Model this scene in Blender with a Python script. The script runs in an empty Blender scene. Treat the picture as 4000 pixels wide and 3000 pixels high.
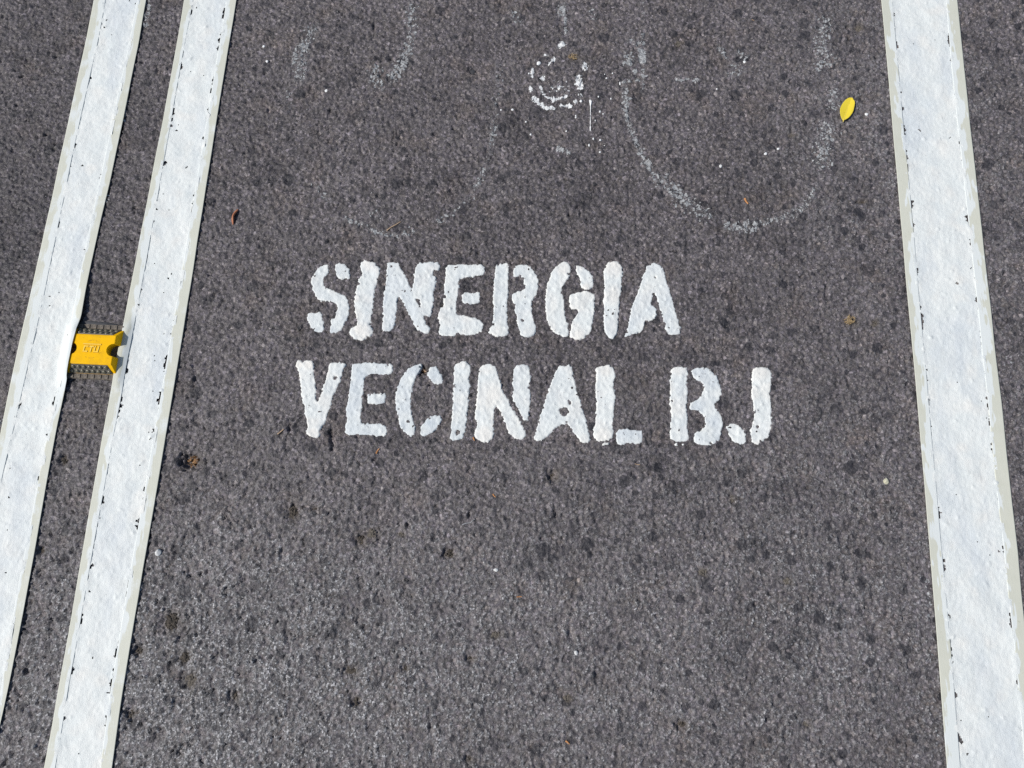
import bpy, bmesh, math, random
import numpy as np
R = math.radians
random.seed(7)
sc = bpy.context.scene
COL = sc.collection

# ------------------------------------------------------------------ camera
CAM_H = 1.30                      # hand-held phone, metres above the road
FPX = 2948.0                      # focal length in photo pixels (4000 wide)
PITCH = R(14.0)                   # tilt away from straight down
cam_d = bpy.data.cameras.new('camera')
cam_d.sensor_width = 36.0
cam_d.lens = 36.0 * FPX / 4000.0
cam_d.clip_start = 0.01
cam_d.clip_end = 500.0
cam = bpy.data.objects.new('camera', cam_d)
cam.location = (0, 0, CAM_H)
cam.rotation_euler = (PITCH, 0, 0)
COL.objects.link(cam)
sc.camera = cam

# ------------------------------------------------------------------ light
SUN_EL, SUN_AZ = R(46.0), R(-100.0)      # azimuth from +Y, clockwise; sun stands to the left
world = bpy.data.worlds.new('World')
sc.world = world
world.use_nodes = True
wn = world.node_tree
wn.nodes.clear()
wo = wn.nodes.new('ShaderNodeOutputWorld')
wb = wn.nodes.new('ShaderNodeBackground')
wb.inputs['Strength'].default_value = 0.085
sky = wn.nodes.new('ShaderNodeTexSky')
sky.sky_type = 'NISHITA'
sky.sun_disc = False
sky.sun_elevation = SUN_EL
sky.sun_rotation = SUN_AZ
wn.links.new(sky.outputs[0], wb.inputs[0])
wn.links.new(wb.outputs[0], wo.inputs[0])
sun_d = bpy.data.lights.new('sun', 'SUN')
sun_d.energy = 3.9
sun_d.angle = R(0.53)
sun_d.color = (1.0, 0.965, 0.92)
sun = bpy.data.objects.new('sun', sun_d)
# direction from the scene to the sun
sdir = (math.sin(SUN_AZ) * math.cos(SUN_EL), math.cos(SUN_AZ) * math.cos(SUN_EL), math.sin(SUN_EL))
from mathutils import Vector
sun.rotation_euler = Vector(sdir).to_track_quat('Z', 'Y').to_euler()
sun.location = (-3, 0, 4)
COL.objects.link(sun)
vs = sc.view_settings
vs.view_transform = 'Standard'
vs.look = 'None'
vs.gamma = 1.0
vs.exposure = 0.0
vs.use_curve_mapping = False
try:
    sc.cycles.max_bounces = 6
    sc.cycles.use_denoising = False
except Exception:
    pass

# ------------------------------------------------------------------ helpers
cp, sp = math.cos(PITCH), math.sin(PITCH)

def px(u, v, z=0.0):
    """photo pixel (4000x3000) -> point of the place at height z"""
    a, b = (u - 2000.0) / FPX, -(v - 1500.0) / FPX
    dx, dy, dz = a, b * cp + sp, b * sp - cp
    t = (CAM_H - z) / (-dz)
    return (dx * t, dy * t)

def pxl(pts, o=(0, 0), s=1.0, z=0.0):
    return np.array([px(o[0] + p[0] * s, o[1] + p[1] * s, z) for p in pts])

# periodic noise rasters, 1 mm cells
NX, NY, RES = 2592, 2048, 0.001
_fx = np.fft.rfftfreq(NX, RES)[None, :]
_fy = np.fft.fftfreq(NY, RES)[:, None]
_fr = np.sqrt(_fx ** 2 + _fy ** 2) + 1e-9

def fnoise(wmin, wmax, seed, fall=0.0):
    rng = np.random.default_rng(seed)
    F = np.fft.rfft2(rng.standard_normal((NY, NX)).astype(np.float32))
    band = np.exp(-(_fr * wmin) ** 4 * 0.7) * (1 - np.exp(-(_fr * wmax) ** 4))
    if fall:
        band = band * _fr ** (-fall)
    n = np.fft.irfft2(F * band, s=(NY, NX))
    return ((n - n.mean()) / n.std()).astype(np.float32)

X0, Y0 = -1.296, -0.624           # raster origin

def sample(A, x, y):
    gx = (np.asarray(x, float) - X0) / RES
    gy = (np.asarray(y, float) - Y0) / RES
    ix, iy = np.floor(gx).astype(int), np.floor(gy).astype(int)
    fx, fy = gx - ix, gy - iy
    ix0, ix1, iy0, iy1 = ix % NX, (ix + 1) % NX, iy % NY, (iy + 1) % NY
    return (A[iy0, ix0] * (1 - fx) * (1 - fy) + A[iy0, ix1] * fx * (1 - fy)
            + A[iy1, ix0] * (1 - fx) * fy + A[iy1, ix1] * fx * fy)

N_fine = fnoise(0.0045, 0.009, 1)
N_mid = fnoise(0.009, 0.022, 2)
N_low = fnoise(0.03, 0.14, 3)
N_broad = fnoise(0.12, 0.6, 4)
N_blob = fnoise(0.014, 0.03, 5)
N_edge = fnoise(0.006, 0.016, 6)
N_speck = fnoise(0.003, 0.006, 8)

def smooth01(t):
    t = np.clip(t, 0, 1)
    return t * t * (3 - 2 * t)

# road relief ------------------------------------------------------
agg = np.tanh(N_fine * 0.9) * 0.00046
N_crev = fnoise(.006, .014, 11)
def smooth01(t):
    t = np.clip(t, 0, 1)
    return t * t * (3 - 2 * t)
N_dent = fnoise(.0055, .075, 12, .9)
pits = -np.clip(-N_blob - 1.75, 0, 1.0) * 0.0026
_bx, _by = px(600, 2600)
_bl = np.exp(-((X0 + np.arange(NX) * RES - _bx) / .45)[None, :] ** 2 - ((Y0 + np.arange(NY) * RES - _by) / .42)[:, None] ** 2)
pits += -smooth01((-N_dent - 1.45 + .30 * _bl) / .5) * (.0019 + .0016 * _bl) * np.clip(1 + .5 * N_mid, .3, 2)
pits += -np.clip(-N_crev - 1.05, 0, 1.0) * 0.0015 * np.clip(1 + .5 * N_low, .3, 2)
pits += -np.clip(-N_mid - 2.2, 0, 1) * 0.0016
ROAD_LOW = N_low * 0.00030 + N_broad * 0.00045
ROAD_MID = N_mid * 0.00058
ROAD = ROAD_LOW + ROAD_MID + agg + pits

_gx = X0 + np.arange(NX) * RES
_gy = Y0 + np.arange(NY) * RES

def pit(x, y, rx, ry, depth):
    """a chuck-hole in the road surface"""
    i0, i1 = int((x - 3 * rx - X0) / RES), int((x + 3 * rx - X0) / RES) + 1
    j0, j1 = int((y - 3 * ry - Y0) / RES), int((y + 3 * ry - Y0) / RES) + 1
    if i0 < 0 or j0 < 0 or i1 > NX or j1 > NY:
        return
    xx, yy = np.meshgrid(_gx[i0:i1], _gy[j0:j1])
    d = ((xx - x) / rx) ** 2 + ((yy - y) / ry) ** 2 + 0.35 * N_edge[j0:j1, i0:i1]
    ROAD[j0:j1, i0:i1] -= depth * np.exp(-np.clip(d, 0, None) ** 2)

def link(o, parent=None):
    COL.objects.link(o)
    if parent is not None:
        o.parent = parent
    return o

def tag(o, label=None, cat=None, group=None, kind=None):
    if label: o['label'] = label
    if cat: o['category'] = cat
    if group: o['group'] = group
    if kind: o['kind'] = kind
    return o

def empty(name, loc, rz=0.0):
    o = bpy.data.objects.new(name, None)
    o.empty_display_size = 0.05
    o.location = loc
    o.rotation_euler = (0, 0, rz)
    COL.objects.link(o)
    return o

def np_mesh(name, V, F, mat, smooth=True, attrs=None):
    """V (n,3), F (m,k) arrays -> mesh data"""
    me = bpy.data.meshes.new(name)
    V = np.asarray(V, np.float32)
    F = np.asarray(F, np.int32)
    k = F.shape[1]
    me.vertices.add(len(V))
    me.vertices.foreach_set('co', V.ravel())
    me.loops.add(F.size)
    me.loops.foreach_set('vertex_index', F.ravel())
    me.polygons.add(len(F))
    me.polygons.foreach_set('loop_start', np.arange(0, F.size, k, dtype=np.int32))
    try:
        me.polygons.foreach_set('loop_total', np.full(len(F), k, dtype=np.int32))
    except Exception:
        pass
    me.update(calc_edges=True)
    me.polygons.foreach_set('use_smooth', np.full(len(F), smooth, dtype=bool))
    if attrs:
        for n, a in attrs.items():
            at = me.attributes.new(n, 'FLOAT', 'POINT')
            at.data.foreach_set('value', np.asarray(a, np.float32).ravel())
    me.materials.append(mat)
    me.validate()
    return me

def mesh_obj(name, V, F, mat, parent=None, smooth=True, attrs=None, origin=None):
    V = np.array(V, float)
    if origin is not None:
        V = V - np.array(origin)
    o = bpy.data.objects.new(name, np_mesh(name, V, F, mat, smooth, attrs))
    if origin is not None and parent is None:
        o.location = origin
    return link(o, parent)

def bm_obj(name, bm, mat, parent=None, smooth=False, origin=None):
    me = bpy.data.meshes.new(name)
    bm.normal_update()
    bm.to_mesh(me)
    bm.free()
    me.materials.append(mat)
    if smooth:
        for p in me.polygons: p.use_smooth = True
    o = bpy.data.objects.new(name, me)
    if origin is not None:
        o.location = origin
    return link(o, parent)

# ------------------------------------------------------------------ materials
class NT:
    def __init__(self, name):
        self.m = bpy.data.materials.new(name)
        self.m.use_nodes = True
        self.t = self.m.node_tree
        self.t.nodes.clear()
        self.out = self.t.nodes.new('ShaderNodeOutputMaterial')
        self.b = self.t.nodes.new('ShaderNodeBsdfPrincipled')
        self.t.links.new(self.b.outputs[0], self.out.inputs[0])
        self.co = self.t.nodes.new('ShaderNodeTexCoord').outputs['Object']
    def n(self, typ, **kw):
        nd = self.t.nodes.new(typ)
        for k, v in kw.items():
            setattr(nd, k, v)
        return nd
    def l(self, a, b):
        self.t.links.new(a, b)
    def set(self, sock, v):
        if hasattr(v, 'is_output') or isinstance(v, bpy.types.NodeSocket):
            self.l(v, sock)
        else:
            sock.default_value = v
    def noise(self, scale, detail=3, rough=0.55, vec=None, dist=0.0):
        nd = self.n('ShaderNodeTexNoise')
        nd.inputs['Scale'].default_value = scale
        nd.inputs['Detail'].default_value = detail
        nd.inputs['Roughness'].default_value = rough
        nd.inputs['Distortion'].default_value = dist
        self.l(vec or self.co, nd.inputs['Vector'])
        return nd.outputs['Fac']
    def voro(self, scale, feature='F1', out='Color', vec=None):
        nd = self.n('ShaderNodeTexVoronoi', feature=feature)
        nd.inputs['Scale'].default_value = scale
        self.l(vec or self.co, nd.inputs['Vector'])
        return nd.outputs[out]
    def ramp(self, fac, stops, interp='LINEAR'):
        nd = self.n('ShaderNodeValToRGB')
        cr = nd.color_ramp
        cr.interpolation = interp
        while len(cr.elements) < len(stops):
            cr.elements.new(0.5)
        for e, (p, c) in zip(cr.elements, stops):
            e.position = p
            e.color = (c, c, c, 1) if not isinstance(c, (tuple, list)) else (*c, 1)
        self.l(fac, nd.inputs[0])
        return nd.outputs[0]
    def math(self, op, a, b=0.0, c=0.0, clamp=False):
        nd = self.n('ShaderNodeMath', operation=op)
        nd.use_clamp = clamp
        self.set(nd.inputs[0], a); self.set(nd.inputs[1], b); self.set(nd.inputs[2], c)
        return nd.outputs[0]
    def mix(self, fac, a, b, blend='MIX'):
        nd = self.n('ShaderNodeMix', data_type='RGBA', blend_type=blend)
        self.set(nd.inputs[0], fac)
        for i, v in ((6, a), (7, b)):
            if isinstance(v, (tuple, list)): v = (*v[:3], 1)
            self.set(nd.inputs[i], v)
        return nd.outputs[2]
    def attr(self, name):
        return self.n('ShaderNodeAttribute', attribute_name=name).outputs['Fac']
    def sep(self, col):
        nd = self.n('ShaderNodeSeparateColor')
        self.l(col, nd.inputs[0])
        return nd.outputs
    def bump(self, h, dist, strength=1.0, prev=None):
        nd = self.n('ShaderNodeBump')
        nd.inputs['Strength'].default_value = strength
        nd.inputs['Distance'].default_value = dist
        self.l(h, nd.inputs['Height'])
        if prev is not None: self.l(prev, nd.inputs['Normal'])
        return nd.outputs[0]
    def finish(self, col=None, rough=None, spec=None, normal=None):
        if col is not None:
            self.set(self.b.inputs['Base Color'], col if not isinstance(col, tuple) else (*col[:3], 1))
        if rough is not None: self.set(self.b.inputs['Roughness'], rough)
        if spec is not None: self.set(self.b.inputs['Specular IOR Level'], spec)
        if normal is not None: self.l(normal, self.b.inputs['Normal'])
        return self.m

def mat_road():
    t = NT('asphalt')
    c1 = t.sep(t.voro(215))            # stones about 4 mm
    c2 = t.sep(t.voro(430))            # sand about 2 mm
    stone = t.ramp(c1[0], [(0.0, .040), (.35, .071), (.62, .100), (.82, .130), (.94, .175), (1.0, .27)])
    sand = t.ramp(c2[0], [(0.0, .038), (.5, .083), (.80, .122), (.93, .19), (1.0, .34)])
    base = t.mix(t.math('MULTIPLY', c1[1], .85), stone, sand)
    # hue of single stones: violet-grey to brown-grey
    tint = t.mix(c1[2], (1.23, 1.09, 1.19), (1.25, 1.12, 1.08))
    base = t.mix(1.0, base, tint, 'MULTIPLY')
    # bitumen patches and worn patches
    big = t.noise(5.0, 4, .6)
    base = t.mix(1.0, base, t.ramp(big, [(.25, .78), (.5, 1.0), (.75, 1.22)]), 'MULTIPLY')
    med = t.noise(38.0, 4, .6)
    base = t.mix(1.0, base, t.ramp(med, [(.30, .72), (.48, .98), (.7, 1.18)]), 'MULTIPLY')
    # brownish dust
    soil = t.ramp(t.noise(14.0, 4, .65), [(.52, 0.0), (.72, .45)])
    base = t.mix(soil, base, t.mix(1.0, base, (1.16, 1.0, .80), 'MULTIPLY'))
    # worn bare stone (pale) where traffic scoured the bitumen, with sheen painted in
    worn = t.attr('worn')
    pale = t.ramp(c2[1], [(0.0, .05), (.42, .095), (.66, .19), (.86, .36), (1.0, .58)])
    pale = t.mix(1.0, pale, (1.0, .99, 1.0), 'MULTIPLY')
    base = t.mix(worn, base, pale)
    # single dark smooth stones, 8 to 15 mm
    wob = t.n('ShaderNodeVectorMath', operation='MULTIPLY_ADD')
    nz = t.n('ShaderNodeTexNoise'); nz.inputs['Scale'].default_value = 90; t.l(t.co, nz.inputs['Vector'])
    t.l(nz.outputs['Color'], wob.inputs[0]); wob.inputs[1].default_value = (.012, .012, 0); t.l(t.co, wob.inputs[2])
    for sc_, lo_, r_ in ((15, .62, .20), (27, .55, .25), (48, .68, .28)):
        vn = t.n('ShaderNodeTexVoronoi', feature='F1', voronoi_dimensions='2D'); vn.inputs['Scale'].default_value = sc_
        t.l(wob.outputs[0], vn.inputs['Vector'])
        rnd = t.sep(vn.outputs['Color'])
        pick = t.math('MULTIPLY', t.math('GREATER_THAN', rnd[0], lo_), t.math('MULTIPLY_ADD', rnd[1], .45, .5))
        rad = t.math('MULTIPLY_ADD', rnd[2], r_ * .6, r_ * .4)
        near = t.math('SUBTRACT', rad, vn.outputs['Distance'])
        m_ = t.math('MULTIPLY', t.math('MULTIPLY', near, 34.0, 0.0, True), pick, 0.0, True)
        base = t.mix(m_, base, t.mix(.90, base, (.027, .026, .031)))
    # oil spots and bare bitumen, plus broad shading painted into the colour
    stain_shade = t.attr('stain_shade')
    base = t.mix(stain_shade, base, t.mix(1.0, base, (.42, .42, .45), 'MULTIPLY'))
    dirt = t.attr('dirt')
    base = t.mix(dirt, base, (.105, .085, .062))
    h = t.math('ADD', t.noise(520, 3, .6), t.math('MULTIPLY', c2[2], .45))
    nrm = t.bump(h, .0011, .9)
    nrm = t.bump(t.voro(260, 'F1', 'Distance'), .0012, .5, nrm)
    return t.finish(base, t.ramp(c1[1], [(0, .40), (1, .74)]), .46, nrm)

def mat_paint(name='white_paint', grey=0.0):
    t = NT(name)
    cream = t.attr('cream')
    n1 = t.noise(22, 3, .6)
    base = t.mix(t.ramp(n1, [(.35, 0.0), (.65, 1.0)]), (.70, .735, .715), (.745, .765, .735))
    base = t.mix(cream, base, (.79, .765, .705))
    base = t.mix(t.attr('grey'), base, (.55, .60, .63))
    mq = t.n('ShaderNodeMapping'); mq.inputs['Scale'].default_value = (1, .35, 1); t.l(t.co, mq.inputs['Vector'])
    base = t.mix(t.ramp(t.noise(11, 4, .65, mq.outputs[0]), [(.50, 0.0), (.68, .75)]), base, (.60, .645, .665))
    # faint dirt specks caught in the paint
    sp_ = t.ramp(t.noise(340, 2, .5), [(.66, 0.0), (.73, .75)])
    sp_ = t.math('MULTIPLY', sp_, t.ramp(t.noise(30, 3, .6), [(.5, 0.0), (.68, 1.0)]))
    base = t.mix(sp_, base, (.33, .34, .35))
    mp = t.n('ShaderNodeMapping')
    mp.inputs['Scale'].default_value = (1, .12, 1)
    mp.inputs['Rotation'].default_value = (0, 0, R(2.8))
    t.l(t.co, mp.inputs['Vector'])
    nrm = t.bump(t.noise(480, 4, .65), .0008, .8)
    nrm = t.bump(t.noise(230, 5, .7), .0012, .34, nrm)
    nrm = t.bump(t.noise(500, 2, .5, mp.outputs[0]), .0006, .35, nrm)
    return t.finish(base, .62, .30, nrm)

def mat_tape():
    t = NT('masking_tape')
    smear = t.attr('smear')
    n1 = t.noise(60, 3, .6)
    base = t.mix(n1, (.565, .57, .475), (.625, .63, .545))
    dots = t.ramp(t.noise(160, 2, .5), [(.70, 0.0), (.78, .45)])
    base = t.mix(dots, base, (.40, .41, .31))
    mp = t.n('ShaderNodeMapping')
    mp.inputs['Scale'].default_value = (1, .05, 1)
    mp.inputs['Rotation'].default_value = (0, 0, R(2.8))
    t.l(t.co, mp.inputs['Vector'])
    streak = t.noise(750, 3, .6, mp.outputs[0])
    blot = t.noise(300, 4, .75)
    f = t.math('ADD', smear, t.math('MULTIPLY', t.math('SUBTRACT', streak, .5), .55))
    f = t.math('ADD', f, t.math('MULTIPLY', t.math('SUBTRACT', blot, .5), .62))
    cov = t.ramp(f, [(.38, 0.0), (.62, 1.0)])
    cov = t.math('MULTIPLY', cov, t.ramp(smear, [(.3, .75), (.8, .98)]))
    base = t.mix(cov, base, (.70, .735, .715))
    nrm = t.bump(t.noise(700, 2, .5, mp.outputs[0]), .0003, .4)
    nrm = t.bump(blot, .0005, .35, nrm)
    return t.finish(base, .6, .35, nrm)

def mat_plain(name, c1, c2, scale=200, rough=.8, bumpd=.0008, spec=.25, lo=.35, hi=.65):
    t = NT(name)
    n1 = t.noise(scale, 4, .6)
    base = t.mix(t.ramp(n1, [(lo, 0.0), (hi, 1.0)]), c1, c2)
    return t.finish(base, rough, spec, t.bump(n1, bumpd, .8))

M_ROAD = mat_road()
M_PAINT = mat_paint()
M_TAPE = mat_tape()
M_FILM = mat_plain('worn_paint_film', (.21, .215, .22), (.44, .45, .45), 300, .75, .0006)
M_FILMW = mat_plain('chipped_white_paint', (.56, .57, .57), (.78, .79, .78), 260, .7, .0006)
M_DROP = mat_plain('splashed_white_paint', (.76, .77, .76), (.82, .82, .80), 200, .45, .0003, .4)

# ------------------------------------------------------------------ what lies on the road: positions first (holes in the road come from them)
# (u, v, width_px, height_px, kind, label)
CLODS = [
    (755, 1802, 52, 46, 'husk', 'prickly brown husk in a dark hole right of inner left line'),
    (2238, 222, 42, 28, 'gold', 'golden tan crumpled clump beside the worn paint ring'),
    (3355, 108, 34, 34, 'tan', 'tan dirt clod between yellow leaf and top edge'),
    (3093, 527, 24, 18, 'tan', 'small faint tan clod left of and below yellow leaf'),
    (3320, 1250, 44, 40, 'gold', 'larger round tan clod near the right tape'),
    (3414, 1265, 26, 26, 'tan', 'smaller tan clod just right of the round one near right tape'),
    (1659, 1444, 26, 30, 'husk', 'brown seed husk caught in top gap of letter C'),
    (669, 2428, 52, 62, 'dark', 'long dark crumbled clod right of inner left line near bottom'),
    (744, 2657, 42, 52, 'tan', 'flat tan clod lowest of the column at bottom left'),
    (720, 2567, 36, 36, 'dark', 'dark brown clod just above flat tan clod at bottom left'),
    (542, 2545, 28, 26, 'dark', 'small dark clod beside inner left line at bottom left'),
    (512, 2790, 26, 30, 'dark', 'dark clod closest to the bottom end of inner left line'),
    (913, 2723, 28, 28, 'dark', 'dark clod to the right of flat tan clod at bottom left'),
    (1145, 2002, 34, 52, 'dark', 'upright dark brown clod below letter V'),
    (1231, 1986, 18, 18, 'dark', 'tiny dark crumb just right of upright dark clod'),
    (1451, 2084, 40, 34, 'tan', 'pale tan clod, right one of a touching pair below letter E'),
    (1408, 2108, 30, 32, 'dark', 'brown clod, left one of a touching pair below letter E'),
    (1568, 2086, 24, 24, 'tan', 'small tan clod below letter C'),
    (1756, 2162, 32, 30, 'dark', 'dark crumb below the I of the second word'),
    (1937, 2480, 34, 26, 'tan', 'tan clod at bottom centre below letter N'),
    (1839, 2574, 24, 22, 'dark', 'dark crumb left of and below the bottom centre tan clod'),
    (1584, 2613, 20, 20, 'dark', 'small brown crumb in bottom middle, left of dark crumb'),
    (1368, 2621, 40, 26, 'dark', 'wide brown clod at bottom, above a small dark one'),
    (1392, 2742, 28, 26, 'dark', 'small dark clod under the wide brown one at bottom'),
    (1831, 2966, 20, 18, 'dark', 'dark crumb at the very bottom edge of the picture'),
    (2160, 1857, 26, 40, 'dark', 'dark upright crumb under letter A of second word'),
    (2218, 2727, 26, 30, 'tan', 'tan husk bit at bottom right of centre'),
    (2747, 2233, 30, 28, 'tan', 'pale brown clod in lower right asphalt below letter B'),
    (2860, 1951, 18, 28, 'tan', 'thin tan crumb below letter J'),
    (3076, 2268, 28, 26, 'tan', 'rusty brown clod left of the right line, lower half'),
    (3150, 2829, 22, 26, 'tan', 'brown crumb nearest the bottom right corner'),
    (2664, 2829, 26, 24, 'dark', 'dark crumb at bottom, right of the orange flake'),
    (250, 1796, 22, 34, 'dark', 'dark brown crumb between the left lines below the stud'),
    (160, 2150, 20, 24, 'dark', 'brown crumb between the left lines, beside outer line'),
    (3370, 785, 30, 16, 'dark', 'thin brown crumb left of right line, below yellow leaf'),
    (2650, 170, 26, 30, 'tan', 'faint tan clod near top between ring and yellow leaf'),
]
PXM = 2260.0
for (u, v, w, h, k, lab) in CLODS:
    x, y = px(u, v)
    rx, ry = w / PXM * .62, h / PXM * .62
    deep = {'husk': .013, 'dark': .0055, 'tan': .0022, 'gold': .003}[k]
    pit(x - rx * (.75 if k == 'husk' else .4), y, rx * 1.15, ry * 1.05, deep)
HOLES = [(101, 2624, 20, 20, .007), (1847, 278, 24, 22, .006), (1050, 430, 14, 26, .004), (85, 300, 18, 14, .006),
         (1290, 1700, 14, 60, .006), (1255, 1650, 20, 40, .004), (1130, 1664, 12, 30, .006), (1300, 1740, 14, 40, .006),
         (2640, 430, 24, 26, .003), (1290, 430, 10, 36, .004), (1700, 525, 24, 18, .004), (1460, 105, 10, 30, .004),
         (470, 500, 16, 40, .006), (840, 790, 12, 40, .004), (620, 270, 30, 40, .003), (1480, 2000, 12, 24, .004),
         (2190, 2410, 34, 26, .004), (2230, 2480, 20, 50, .004), (3310, 2220, 24, 50, .003), (3450, 2640, 60, 26, .003),
         (1330, 2450, 40, 60, .003), (1120, 2460, 16, 60, .004), (1350, 2390, 20, 50, .003), (1680, 2840, 10, 26, .005),
         (2330, 2640, 14, 40, .004), (1460, 2840, 50, 30, .003), (2540, 2900, 30, 30, .003), (3290, 2110, 20, 40, .004),
         (1220, 2900, 50, 24, .003), (2130, 2590, 20, 30, .004), (760, 1480, 10, 60, .005), (770, 1640, 30, 40, .004),
         (640, 1650, 20, 40, .005), (3420, 2480, 40, 60, .003), (3560, 2590, 20, 40, .003), (2170, 2000, 14, 40, .005),
         (1830, 2010, 10, 24, .005), (1590, 2046, 10, 18, .005), (1100, 2160, 12, 40, .004), (3230, 1150, 14, 60, .003),
         (3500, 1550, 40, 40, .003), (3400, 1810, 50, 60, .003), (3910, 1270, 30, 24, .004), (3880, 300, 24, 24, .003)]
for (u, v, w, h, d) in HOLES:
    x, y = px(u, v)
    pit(x, y, w / PXM * .6, h / PXM * .6, d)

def road_z(x, y):
    return sample(ROAD, x, y)

def low_z(x, y):
    return sample(ROAD_LOW, x, y)

# old paint rubbed thin: where the bicycle symbol was
G7 = ((1000, 0), 1100 / 1921.0); G8 = ((1900, 0), 1100 / 1921.0); G9 = ((2900, 0), 1100 / 1825.0)
def st(g, pts, w, d): return (g[0], g[1], pts, w, d)
BIKE = []
BIKE.append(('wheel', [st(G7, [(1650,440),(1650,590),(1630,720),(1610,880),(1600,1010),(1570,1150),(1510,1270),(1440,1370),(1330,1460),(1250,1510)], 50, .13),
                    st(G7, [(1560,1150),(1500,1280)], 36, .40), st(G7, [(1300,1470),(1240,1520)], 36, .4), st(G7, [(1640,860),(1600,960)], 50, .3),
                    st(G7, [(1080,1580),(980,1605),(860,1600),(760,1550),(680,1520),(610,1480)], 44, .32), st(G7, [(760,1450),(860,1480)], 50, .2),
                    st(G7, [(500,1380),(440,1300),(390,1250)], 50, .16), st(G7, [(220,600),(230,760)], 40, .1)], 'g', 31, 'faint pale speckled arc of the left wheel'))
BIKE.append(('wheel', [st(G8, [(945,600),(955,720),(960,820),(990,900),(1030,980),(1060,1060),(1100,1130),(1160,1220)], 42, .52),
                    st(G8, [(1085,1100),(1110,1130)], 60, .6), st(G8, [(1160,1200),(1280,1300),(1350,1370),(1440,1420),(1530,1490)], 110, .30),
                    st(G8, [(1270,1290),(1380,1400)], 80, .42), st(G8, [(1620,1540),(1760,1555),(1850,1540)], 80, .42),
                    st(G9, [(0,1470),(150,1440),(300,1400),(420,1320),(470,1230)], 60, .3), st(G9, [(500,1090),(520,950),(560,800)], 120, .34),
                    st(G9, [(600,720),(590,560)], 90, .24), st(G9, [(560,440),(520,330),(500,230),(560,120)], 120, .32), st(G9, [(500,400),(490,460)], 60, .4)], 'g', 32, 'pale worn arc of the right wheel, plainest at lower left'))
BIKE.append(('crank_ring', [st(G8, [(315,470),(310,530)], 16, .9), st(G8, [(300,590),(305,625)], 18, .8), st(G8, [(315,660),(350,700),(410,735),(465,740)], 20, .9),
                    st(G8, [(500,725),(575,720)], 24, .75), st(G8, [(600,700),(612,690)], 20, .7), st(G8, [(660,440),(685,470)], 50, .55), st(G8, [(625,520),(630,575),(660,600)], 40, .75),
                    st(G8, [(640,640),(640,665)], 26, .6), st(G8, [(470,400),(420,440)], 20, .75), st(G8, [(395,375),(410,380)], 14, .6), st(G8, [(385,520),(385,545)], 20, .8),
                    st(G8, [(370,590),(380,630),(410,665),(460,680),(520,665),(550,650)], 15, .8), st(G8, [(430,600),(560,600)], 100, .18), st(G8, [(490,325),(530,295)], 36, .7)], 'w', 33, 'white chipped ring of paint below the stem'))
BIKE.append(('frame_bar', [st(G8, [(515,40),(515,105)], 70, .55), st(G8, [(540,125),(540,230)], 18, .85), st(G8, [(960,370),(985,430)], 60, .5), st(G8, [(930,435),(995,437)], 25, .65),
                    st(G8, [(1065,335),(1065,430)], 46, .9), st(G8, [(1070,230),(1070,310)], 22, .55), st(G8, [(1065,470),(1065,530)], 34, .5), st(G8, [(1015,480),(1015,500)], 26, .5),
                    st(G8, [(920,570),(1000,545),(1070,545)], 26, .45), st(G8, [(1070,570),(1065,640)], 26, .35), st(G8, [(480,1015),(525,1022)], 34, .7), st(G8, [(545,1045),(575,1035)], 22, .6),
                    st(G8, [(1280,545),(1440,545)], 34, .45), st(G8, [(1585,320),(1640,395)], 44, .42), st(G8, [(1700,360),(1780,380)], 50, .35), st(G8, [(1640,510),(1750,490)], 70, .28), st(G8, [(1690,430),(1690,450)], 60, .3),
                    st(G8, [(960,280),(1040,300)], 50, .25), st(G8, [(700,60),(750,130)], 60, .14), st(G8, [(1060,20),(1060,120)], 60, .1)], 'g', 34, 'scattered grey white traces of the frame and stem'))
BIKE.append(('saddle', [st(G7, [(400,190),(350,270),(310,370),(300,540)], 95, .30), st(G7, [(285,320),(255,440)], 34, .5), st(G7, [(330,300),(330,350)], 60, .5),
                    st(G7, [(1060,30),(1060,200),(1040,330)], 80, .30), st(G7, [(1040,330),(1000,430),(930,540)], 84, .46), st(G7, [(830,440),(800,530),(850,600)], 80, .32),
                    st(G7, [(1750,70),(1800,160)], 90, .12), st(G7, [(1840,380),(1900,420)], 40, .12)], 'g', 35, 'two patches of pale paint flecks near the top edge'))

FILM = np.zeros((NY, NX), np.float32)
for (_n, strokes, _m, _s, _l) in BIKE:
    for (o_, s_, pts, w_, d_) in strokes:
        P = pxl(pts, o_, s_)
        W = max(w_ * s_ / PXM * .5, .004)
        for a_, b_ in (zip(P[:-1], P[1:]) if len(P) > 1 else [(P[0], P[0])]):
            n_ = max(1, int(np.linalg.norm(b_ - a_) / (W * .5)))
            for k in range(n_ + 1):
                q = a_ + (b_ - a_) * k / n_
                i0, j0 = int((q[0] - 2.2 * W - X0) / RES), int((q[1] - 2.2 * W - Y0) / RES)
                i1, j1 = int((q[0] + 2.2 * W - X0) / RES), int((q[1] + 2.2 * W - Y0) / RES)
                if i0 < 0 or j0 < 0 or i1 >= NX or j1 >= NY: continue
                xx, yy = np.meshgrid(_gx[i0:i1], _gy[j0:j1])
                g = np.exp(-((xx - q[0]) ** 2 + (yy - q[1]) ** 2) / W ** 2)
                FILM[j0:j1, i0:i1] = np.maximum(FILM[j0:j1, i0:i1], g * min(.8, .10 + 1.1 * d_))
# ------------------------------------------------------------------ the road
def graded(a, b, step, far, growth=1.28):
    core = np.arange(a, b + step * .5, step)
    out, s, p = [], step, b
    while p < far:
        s *= growth; p += s; out.append(p)
    inn, s, p = [], step, a
    while p > -far:
        s *= growth; p -= s; inn.append(p)
    return np.array(inn[::-1] + list(core) + out)

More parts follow.
